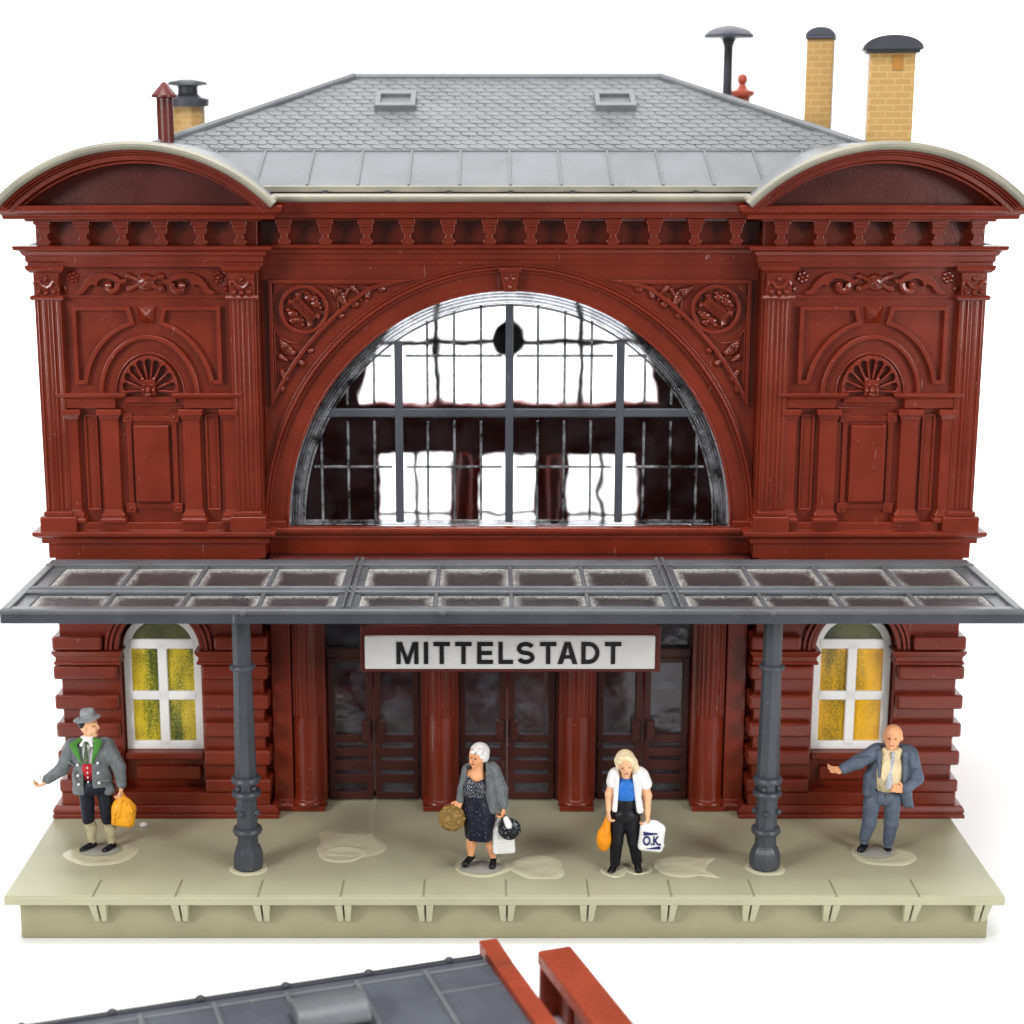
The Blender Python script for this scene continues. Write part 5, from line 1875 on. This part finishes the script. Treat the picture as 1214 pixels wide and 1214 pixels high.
s.ell(L(462, 212, -0.085), (0.03, 0.03, 0.03), 0, 0.015)
s.chain([L(390, 330), L(340, 450, -0.03), L(320, 530, -0.06)], [0.06, 0.05, 0.032], 0, 0.02)
s.hand(L(318, 535, -0.06), (-0.4, -0.5, -0.6), (-0.3, 0.5, -0.8), (0.5, -0.8, 0.2), 1.1, 0.8, 0, -1)
s.chain([L(560, 330), L(640, 450, -0.02), L(655, 575, -0.05)], [0.06, 0.055, 0.034], 0, 0.02)
s.hand(L(656, 570, -0.05), (0.05, -0.1, -1), (-1, -0.2, 0), (0, -1, 0), 1.15, 1.0, 0, 1)
s.build('body', [SK2, SHOE, LIP, BROW], P2)
t = Sculpt(0.0095)
t.ell(L(440, 430, -0.03), (0.155, 0.150, 0.20), 0, 0.04)
t.ell(L(430, 420, -0.10), (0.13, 0.08, 0.09), 0, 0.04)
t.ell(L(455, 600, -0.01), (0.185, 0.165, 0.25), 0, 0.05)
t.cap(L(440, 640), L(450, 810), 0.15, 0.145, 0, 0.05)
t.cap(L(500, 640), L(490, 815), 0.15, 0.150, 0, 0.05)
t.cap(L(405, 700, -0.12), L(400, 830, -0.13), 0.02, 0.02, 0, 0.03)
t.cap(L(500, 700, -0.13), L(520, 830, -0.13), 0.02, 0.02, 0, 0.03)
zh2 = L(0, 842)[2]
t.field(lambda x, y, z: (z - zh2) + 0.10 * x + 0 * y, L(200, 1100, -0.5), L(700, 830, 0.5))
t.ell(L(450, 285, -0.10), (0.095, 0.16, 0.115), 0, 0.01, cut=True)
zs2 = L(0, 480)[2]
t.build('dress', [NAVY2, NAVY3], P2, recolor=lambda c, mi: np.where(c[:, 2] > zs2, 1, 0))
j = Sculpt(0.0095)
j.cap(L(390, 300, 0.02), L(560, 290, 0.02), 0.085, 0.09, 0, 0.04)
j.ell(L(480, 430, 0.03), (0.225, 0.155, 0.26), 0, 0.04)
j.ell(L(500, 530, 0.03), (0.20, 0.15, 0.16), 0, 0.04)
j.chain([L(575, 310, 0.0), L(635, 450, -0.02), L(655, 565, -0.05)], [0.10, 0.090, 0.068], 0, 0.03)
j.chain([L(380, 310, 0.0), L(342, 440, -0.03), L(320, 525, -0.05)], [0.075, 0.062, 0.05], 0, 0.02)
j.cap(L(545, 300, -0.10), L(580, 590, -0.10), 0.050, 0.055, 0, 0.03)
j.cap(L(520, 240, -0.02), L(545, 330, -0.09), 0.035, 0.03, 0, 0.02)
j.cap(L(560, 430, -0.15), L(580, 560, -0.15), 0.014, 0.016, 0, 0.015)
j.cap(L(610, 380, -0.11), L(620, 520, -0.11), 0.014, 0.014, 0, 0.015)
xl2, xr2 = L(372, 0)[0], L(520, 0)[0]
def vcut2(x, y, z):
    sl = (z - zs2) * 0.0
    return np.maximum(np.maximum(xl2 + sl - x, x - (xr2 + np.clip((L(0, 480)[2] - z), 0, 1) * 0.25)), y + 0.0) + 0 * z
j.field(vcut2, L(330, 800, -0.5), L(600, 200, 0.05))
j.ell(L(455, 270, 0.0), (0.085, 0.13, 0.12), 0, 0.01, cut=True)
j.build('cardigan', [GREYCOAT], P2)
hr = Sculpt(0.009)
hr.ell(L(475, 152, 0.02), (0.118, 0.125, 0.110), 0, 0.02)
hr.ell(L(508, 190, -0.01), (0.06, 0.08, 0.06), 0, 0.02)
for cu, cv, y in ((420, 130, -0.10), (450, 112, -0.10), (490, 120, -0.09), (520, 150, -0.06), (500, 170, -0.10), (470, 140, -0.11), (520, 185, -0.05)):
    hr.ell(L(cu, cv, y), (0.035, 0.03, 0.024), 0, 0.012)
hr.ell(L(420, 205, -0.10), (0.085, 0.11, 0.095), 0, 0.01, cut=True, rot=radians(20))
hr.build('hair', [WHAIR], P2)
feet_base(P2, L(480, 0)[0], -0.08, 0.25, 0.19)

t = Sculpt(0.010)
t.ell(L(255, 655, -0.10), (0.160, 0.13, 0.165), 0, 0.02)
rn = random.Random(5)
for k in range(26):                                   # plaited bulges
    a, b_ = rn.uniform(-1.2, 1.2), rn.uniform(-1.1, 1.1)
    p = (sin(a) * cos(b_) * 0.140, -cos(a) * cos(b_) * 0.125, sin(b_) * 0.150)
    c = L(255, 655, -0.10) + np.array(p)
    g_ = rn.uniform(-0.5, 0.3)
    t.cap(c - np.array((0.04 * cos(g_), 0, 0.04 * sin(g_))) * 0.8, c + np.array((0.04 * cos(g_), 0, 0.04 * sin(g_))) * 0.8, 0.014, 0.014, 0, 0.012)
t.cap(L(290, 570, -0.10), L(325, 600, -0.08), 0.02, 0.02, 0, 0.01)
bk = t.build('basket', [BASK])
bk.location = P2.location
tag(bk, 'round brown woven basket on the arm of the white-haired woman', 'basket')
t = Sculpt(0.009)
t.ell(L(707, 742, -0.12), (0.138, 0.085, 0.135), 0, 0.02)
t.cap(L(655, 640, -0.08), L(690, 690, -0.12), 0.018, 0.07, 0, 0.03)
t.cap(L(680, 650, -0.16), L(700, 690, -0.20), 0.035, 0.040, 1, 0.006)
hb = t.build('handbag', [HBAG, WHITE])
hb.location = P2.location
tag(hb, 'black speckled handbag in the white-haired woman\'s hand', 'handbag')
t = Sculpt(0.009)
t.box(L(660, 850, -0.04), (0.135, 0.040, 0.175), 0.03, 0, 0.02, rot=radians(4))
t.cap(L(600, 720, -0.01), L(650, 650, -0.03), 0.045, 0.018, 0, 0.03)
t.cap(L(600, 720, -0.01), L(600, 840, -0.01), 0.035, 0.05, 0, 0.03)
t.cap(L(610, 860, -0.075), L(700, 845, -0.08), 0.012, 0.012, 0, 0.015)
t.cap(L(630, 920, -0.075), L(610, 800, -0.075), 0.012, 0.012, 0, 0.015)
wb = t.build('carrier_bag', [WHITE])
wb.location = P2.location
tag(wb, 'plain white carrier bag hanging behind the black handbag', 'bag')

# ---------------------------------------------------------------- blond woman
P3 = thing('person', 'blond woman in white short-sleeved shirt, blue top and black trousers holding two bags', 'person', (1.37, -1.72, 0.010))
L = mapper(6.744, 680, 870, 740, 1032, 0.0102, 0.0106)
s = Sculpt(0.0095)
s.cap(L(325, 1060, 0.0), L(290, 1100, -0.09), 0.042, 0.045, 1, 0.01)
s.cap(L(505, 1045, 0.0), L(510, 1085, -0.09), 0.042, 0.045, 1, 0.01)
s.cap(L(340, 720), L(328, 1050), 0.08, 0.045, 0, 0.02)
s.cap(L(460, 720), L(500, 1035), 0.08, 0.045, 0, 0.02)
s.ell(L(400, 500), (0.15, 0.11, 0.28), 4, 0.03)
s.cap(L(405, 340, -0.02), L(400, 270, -0.04), 0.062, 0.055, 0, 0.02)
s.ell(L(393, 222, -0.03), (0.095, 0.105, 0.125), 0, 0.02, rot=radians(-6))
s.ell(L(398, 268, -0.09), (0.068, 0.06, 0.066), 0, 0.02)
s.cap(L(393, 252, -0.145), L(394, 272, -0.160), 0.010, 0.016, 0, 0.008)
s.ell(L(398, 292, -0.138), (0.026, 0.014, 0.008), 2, 0.004)
s.ell(L(400, 308, -0.12), (0.030, 0.03, 0.022), 0, 0.012)
s.ell(L(370, 250, -0.128), (0.018, 0.012, 0.008), 3, 0.003)
s.ell(L(420, 246, -0.128), (0.018, 0.012, 0.008), 3, 0.003)
s.chain([L(315, 340), L(272, 480, -0.03), L(268, 590, -0.07)], [0.060, 0.050, 0.034], 0, 0.02)
s.hand(L(268, 590, -0.07), (-0.1, -0.15, -1), (1, -0.2, 0), (0, -1, 0), 1.1, 0.85, 0, 1)
s.chain([L(520, 340), L(570, 490, -0.03), L(572, 620, -0.08)], [0.062, 0.054, 0.036], 0, 0.02)
s.hand(L(572, 618, -0.08), (0, -0.15, -1), (-1, -0.2, 0), (0, -1, 0), 1.2, 0.95, 0, 1)
s.build('body', [SK, SHOE, LIP, BROW, BLUE], P3)
t = Sculpt(0.0095)
t.ell(L(400, 550), (0.135, 0.132, 0.15), 0, 0.03)
t.ell(L(400, 650), (0.178, 0.140, 0.12), 0, 0.03)
t.chain([L(345, 690), L(335, 860, -0.02), L(328, 1045, 0.0)], [0.108, 0.080, 0.062], 0, 0.02)
t.chain([L(452, 690), L(475, 860, -0.02), L(502, 1030, 0.0)], [0.108, 0.080, 0.062], 0, 0.02)
t.cap(L(285, 635, -0.07), L(310, 600, -0.11), 0.016, 0.014, 0, 0.01)
t.cap(L(520, 630, -0.07), L(480, 600, -0.12), 0.016, 0.014, 0, 0.01)
t.build('trousers', [BLACKP], P3)
t = Sculpt(0.0095)
t.ell(L(402, 460, -0.01), (0.145, 0.140, 0.20), 0, 0.03)
t.ell(L(402, 400, -0.07), (0.11, 0.08, 0.07), 0, 0.03)
t.ell(L(400, 305, -0.10), (0.075, 0.10, 0.055), 0, 0.01, cut=True)
zt3 = L(0, 512)[2]
t.field(lambda x, y, z: (z - zt3) + 0 * x + 0 * y, L(200, 700, -0.5), L(600, 512, 0.5))
t.build('top', [BLUE], P3)
j = Sculpt(0.0095)
j.cap(L(325, 330, 0.02), L(505, 325, 0.02), 0.08, 0.085, 0, 0.04)
j.ell(L(410, 440, 0.02), (0.205, 0.145, 0.24), 0, 0.04)
j.ell(L(415, 560, 0.02), (0.185, 0.135, 0.12), 0, 0.04)
j.cap(L(312, 335, -0.01), L(298, 385, -0.02), 0.080, 0.078, 0, 0.02)
j.cap(L(525, 335, -0.01), L(555, 400, -0.02), 0.085, 0.078, 0, 0.02)
j.cap(L(465, 330, -0.09), L(510, 590, -0.10), 0.040, 0.045, 0, 0.02)
j.cap(L(335, 340, -0.09), L(315, 585, -0.10), 0.035, 0.035, 0, 0.02)
j.cap(L(470, 350, -0.13), L(505, 500, -0.14), 0.012, 0.012, 0, 0.012)
xa3, xb3 = L(345, 0)[0], L(448, 0)[0]
zr3 = L(0, 330)[2]
def vcut3(x, y, z):
    d = np.clip(zr3 - z, 0, 1)
    return np.maximum(np.maximum(xa3 - 0.05 * d - x, x - (xb3 + 0.13 * d)), y + 0.0)
j.field(vcut3, L(280, 800, -0.5), L(560, 250, 0.05))
zh3 = L(0, 622)[2]
j.field(lambda x, y, z: (z - zh3) + 0 * x + 0 * y, L(200, 800, -0.5), L(650, 622, 0.5))
j.ell(L(400, 300, -0.02), (0.075, 0.12, 0.06), 0, 0.01, cut=True)
j.build('shirt', [WHITE], P3)
hr = Sculpt(0.009)
hr.ell(L(393, 205, 0.0), (0.115, 0.125, 0.112), 0, 0.02)
hr.chain([L(455, 230, 0.0), L(470, 285, 0.0), L(480, 320, 0.01)], [0.055, 0.05, 0.03], 0, 0.03)
hr.chain([L(332, 215, -0.02), L(340, 270, -0.02)], [0.04, 0.025], 0, 0.03)
for cu, cv, y in ((360, 175, -0.11), (400, 165, -0.12), (430, 185, -0.115), (345, 205, -0.09), (450, 215, -0.08)):
    hr.ell(L(cu, cv, y), (0.04, 0.03, 0.03), 0, 0.015)
hr.ell(L(394, 268, -0.16), (0.076, 0.13, 0.120), 0, 0.01, cut=True, rot=radians(-6))
hr.build('hair', [BLOND], P3)
t = Sculpt(0.009)
t.ell(L(232, 830, -0.08), (0.088, 0.07, 0.155), 0, 0.03)
t.cap(L(262, 655, -0.08), L(240, 770, -0.08), 0.030, 0.065, 0, 0.03)
t.cap(L(245, 690, -0.13), L(225, 800, -0.14), 0.010, 0.012, 0, 0.012)
ob = t.build('orange_bag', [OBAG])
ob.location = P3.location
tag(ob, 'slim orange bag in the blond woman\'s hand', 'bag')
OK = thing('printed_bag', 'white carrier bag printed O.K. in dark blue, held by the blond woman', 'bag', P3.location)
t = Sculpt(0.009)
c_ = L(605, 805, -0.12)
t.box(c_, (0.150, 0.060, 0.172), 0.05, 0, 0.02, rot=radians(-6))
t.ell(L(610, 740, -0.12), (0.125, 0.06, 0.12), 0, 0.04)
t.cap(L(575, 690, -0.09), L(600, 740, -0.12), 0.022, 0.06, 0, 0.03)
t.cap(L(650, 700, -0.14), L(690, 790, -0.14), 0.012, 0.014, 0, 0.015)
t.cap(L(640, 690, -0.15), L(700, 870, -0.14), 0.010, 0.012, 0, 0.015)
t.build('bag_body', [WHITE], OK)
INK = paint('dark_blue_print', (0.012, 0.018, 0.11), 0.4)
oy = c_[1] - 0.064
text_mesh('lettering', 'O.K.', 0.158, INK, OK, tuple(L(604, 818, oy)), (pi / 2, 0, 0), 0.006, 0.004, 0.72)
m = MB()
m.prism([tuple(L(u, v)[[0, 2]]) for u, v in ((535, 742), (537, 768), (645, 760), (645, 752))], oy - 0.022, oy + 0.03)
m.prism([tuple(L(u, v)[[0, 2]]) for u, v in ((555, 880), (672, 884), (672, 858))], oy - 0.004, oy + 0.03)
m.build('printed_bars', INK, OK)

# ---------------------------------------------------------------- bald man
P4 = thing('person', 'bald man in blue-grey suit, cream shirt and pale tie reaching out one arm', 'person', (4.56, -1.16, 0.016))
L = mapper(6.387, 960, 840, 1047, 1007, 0.0103, 0.0108)
s = Sculpt(0.0095)
s.cap(L(440, 1030, 0.0), L(395, 1050, -0.09), 0.046, 0.045, 1, 0.01)
s.cap(L(615, 1055, 0.0), L(605, 1088, -0.10), 0.046, 0.045, 1, 0.01)
s.cap(L(465, 740), L(430, 1010), 0.08, 0.05, 5, 0.02)
s.cap(L(625, 740), L(615, 1045), 0.08, 0.05, 5, 0.02)
s.ell(L(580, 490), (0.17, 0.12, 0.27), 4, 0.03)
s.cap(L(600, 310, 0), L(603, 240, -0.01), 0.068, 0.066, 0, 0.02)
s.ell(L(610, 185, 0.0), (0.112, 0.115, 0.125), 0, 0.02)
s.ell(L(596, 235, -0.05), (0.085, 0.065, 0.075), 0, 0.02)
s.ell(L(590, 180, -0.103), (0.07, 0.02, 0.014), 0, 0.012)
s.cap(L(582, 195, -0.115), L(577, 224, -0.132), 0.012, 0.022, 0, 0.008)
s.ell(L(585, 246, -0.112), (0.036, 0.014, 0.008), 2, 0.004)
s.ell(L(588, 270, -0.095), (0.036, 0.03, 0.025), 0, 0.012)
s.ell(L(562, 196, -0.103), (0.015, 0.012, 0.007), 3, 0.003)
s.ell(L(612, 196, -0.112), (0.016, 0.012, 0.007), 3, 0.003)
s.ell(L(676, 212, 0.0), (0.018, 0.03, 0.036), 0, 0.006)
s.ell(L(540, 212, -0.01), (0.014, 0.028, 0.034), 0, 0.006)
s.chain([L(480, 320), L(340, 385, -0.06), L(225, 425, -0.11)], [0.06, 0.05, 0.034], 0, 0.02)
s.hand(L(215, 425, -0.115), (-1, -0.25, 0.06), (0.0, -0.5, 0.9), (0.1, -0.5, 0.6), 1.15, 0.35, 0, 1, spread=0.4)
s.chain([L(745, 330), L(800, 510, -0.03), L(690, 575, -0.14)], [0.06, 0.055, 0.036], 0, 0.02)
s.hand(L(692, 572, -0.145), (-0.95, -0.22, 0.22), (-0.2, 0.9, -0.2), (0.2, -0.1, 1), 1.15, 0.45, 0, 1)
s.build('body', [SK2, SHOE, LIP, BROW, CREAM, SUIT], P4)
t = Sculpt(0.0095)
t.ell(L(565, 660), (0.200, 0.135, 0.11), 0, 0.03)
t.chain([L(475, 700), L(460, 860, -0.02), L(434, 970, 0.0)], [0.105, 0.085, 0.070], 0, 0.02)
t.chain([L(630, 700), L(628, 860, -0.02), L(617, 1000, 0.0)], [0.105, 0.088, 0.070], 0, 0.02)
t.cap(L(560, 690, -0.12), L(565, 620, -0.13), 0.016, 0.016, 0, 0.02)
t.cap(L(630, 720, -0.10), L(622, 1000, -0.065), 0.010, 0.010, 0, 0.015)
t.build('trousers', [SUIT], P4)
t = Sculpt(0.0095)
t.ell(L(585, 450, -0.02), (0.185, 0.155, 0.29), 0, 0.02)
t.cap(L(550, 315, -0.03), L(650, 315, -0.03), 0.065, 0.065, 0, 0.02)
t.cap(L(548, 318, -0.095), L(580, 290, -0.085), 0.020, 0.014, 0, 0.008)
t.cap(L(648, 325, -0.095), L(610, 293, -0.085), 0.020, 0.014, 0, 0.008)
for dx in (-60, -45, 45):
    t.cap(L(585 + dx, 350, -0.145), L(570 + dx, 500, -0.155), 0.008, 0.008, 0, 0.010)
zs4 = L(0, 620)[2]
t.field(lambda x, y, z: (z - zs4) + 0.25 * x + 0 * y, L(300, 850, -0.5), L(800, 520, 0.5))
t.build('shirt', [CREAM], P4)
t = Sculpt(0.009)
t.cap(L(596, 303, -0.125), L(597, 310, -0.13), 0.026, 0.024, 0, 0.008)
t.cap(L(596, 325, -0.145), L(568, 540, -0.175), 0.022, 0.042, 0, 0.01, sq=0.5)
t.build('tie', [TIE2], P4)
j = Sculpt(0.0095)
j.cap(L(505, 310, 0.02), L(715, 315, 0.02), 0.090, 0.090, 0, 0.04)
j.ell(L(600, 450, 0.02), (0.265, 0.165, 0.26), 0, 0.04)
j.cap(L(455, 500, 0.0), L(450, 620, 0.0), 0.085, 0.080, 0, 0.04)
j.cap(L(720, 560, 0.0), L(735, 700, -0.02), 0.09, 0.060, 0, 0.03)
j.cap(L(720, 620, 0.0), L(775, 725, -0.03), 0.07, 0.028, 0, 0.03)
j.cap(L(560, 600, 0.08), L(640, 650, 0.08), 0.10, 0.10, 0, 0.04)
j.chain([L(485, 315), L(345, 380, -0.06), L(235, 420, -0.11)], [0.098, 0.085, 0.066], 0, 0.03)
j.chain([L(745, 335), L(795, 510, -0.03), L(700, 570, -0.14)], [0.100, 0.090, 0.066], 0, 0.03)
j.cap(L(495, 300, -0.10), L(500, 470, -0.155), 0.035, 0.020, 0, 0.02)
j.cap(L(690, 310, -0.10), L(690, 500, -0.150), 0.040, 0.020, 0, 0.02)
for a_, b_ in (((330, 340), (420, 330)), ((300, 370), (360, 400)), ((250, 395), (262, 440)), ((790, 420), (740, 440)), ((810, 500), (750, 500)), ((470, 540), (480, 640))):
    j.cap(L(*a_, -0.13), L(*b_, -0.13), 0.012, 0.010, 0, 0.014)
xa4, xb4 = L(514, 0)[0], L(672, 0)[0]
zr4 = L(0, 300)[2]
def vcut4(x, y, z):
    d = np.clip(zr4 - z, 0, 1)
    return np.maximum(np.maximum(xa4 - 0.06 * d - x, x - (xb4 + 0.02 * d)), y + 0.0)
j.field(vcut4, L(380, 900, -0.5), L(760, 220, 0.05))
j.build('jacket', [SUIT], P4)
feet_base(P4, L(505, 0)[0], -0.07, 0.24, 0.19)

# ================================================================ second model in front
AX = thing('annex_model', 'grey-roofed model annex with red parapets in front of the station platform', 'model building', (-0.30, -4.0, -0.63), math.atan2(1.25, 3.80))
# local frame: x runs along the roof edge (negative = away to the left), y towards the far side (negative = nearer)
AX.scale = (1.132, 1.132, 1.132)
hz = 0.557
MB().box(-6.2, 0.0, -5.2, 0.0, hz - 0.10, hz).build('annex_roof', M['annex_roof'], AX, 0.01)
MB().box(-6.1, -0.0, -5.1, -0.12, 0.0, hz - 0.10).build('annex_wall', M['annex_red'], AX, 0.01)
m = MB()
m.box(-6.2, -0.02, -0.002, 0.07, hz - 0.12, hz + 0.02)
for k in range(12):
    m.blob((-0.35 - 0.78 * k, 0.03, hz + 0.02), (0.05, 0.045, 0.035), 8, 6)
m.build('annex_gutter', M['dark_grey'], AX, 0.012)
m = MB()
for k in range(9):
    x = -0.62 - 0.655 * k
    m.tube([(x, -0.10, hz + 0.012), (x, -5.1, hz + 0.012)], 0.026, 6)
m.tube([(-6.1, -0.13, hz + 0.004), (-0.03, -0.13, hz + 0.004)], 0.014, 6)
m.tube([(-0.60, -0.52, hz + 0.002), (-0.02, -0.52, hz + 0.002)], 0.010, 6)
m.build('annex_seams', M['slate'], AX)
m = MB()
m.box(0.0, 0.18, -5.2, 0.02, 0.0, hz + 0.07)
m.add([(0.0, 0.20, hz - 0.1), (0.18, 0.20, hz - 0.1), (0.18, -0.40, hz + 0.06), (0.0, -0.40, hz + 0.06),
       (0.0, 0.20, hz + 0.09), (0.18, 0.20, hz + 0.09), (0.18, -0.22, hz + 0.075), (0.0, -0.22, hz + 0.075)],
      [(0, 1, 5, 4), (1, 2, 6, 5), (2, 3, 7, 6), (3, 0, 4, 7), (4, 5, 6, 7), (3, 2, 1, 0)])
m.build('parapet', M['annex_red'], AX, 0.012)
m = MB()
m.box(0.46, 0.80, -1.75, -0.16, hz - 0.06, hz + 0.09)
m.box(0.47, 0.79, -0.26, -0.17, 0.0, hz - 0.05)
m.box(0.64, 0.78, -1.7, -0.2, 0.0, hz - 0.05)
m.box(0.59, 0.66, -0.66, -0.48, 0.08, hz - 0.14)
m.box(0.59, 0.66, -1.20, -0.80, 0.08, hz - 0.14)
m.build('pier', M['annex_red'], AX, 0.03, 3)
m = MB()
pts = arc(0, 0, 0.24, 0.17, pi, 0, 16)
m.v = []
m.prism([(x, z) for x, z in pts], -0.33, 0.33)
m.v = [(y, x, z) for x, y, z in m.v]
cw = m.build('roof_cowl', M['zinc'], AX, 0.03, 3)
cw.location = (-1.66, -0.68, hz + 0.05)
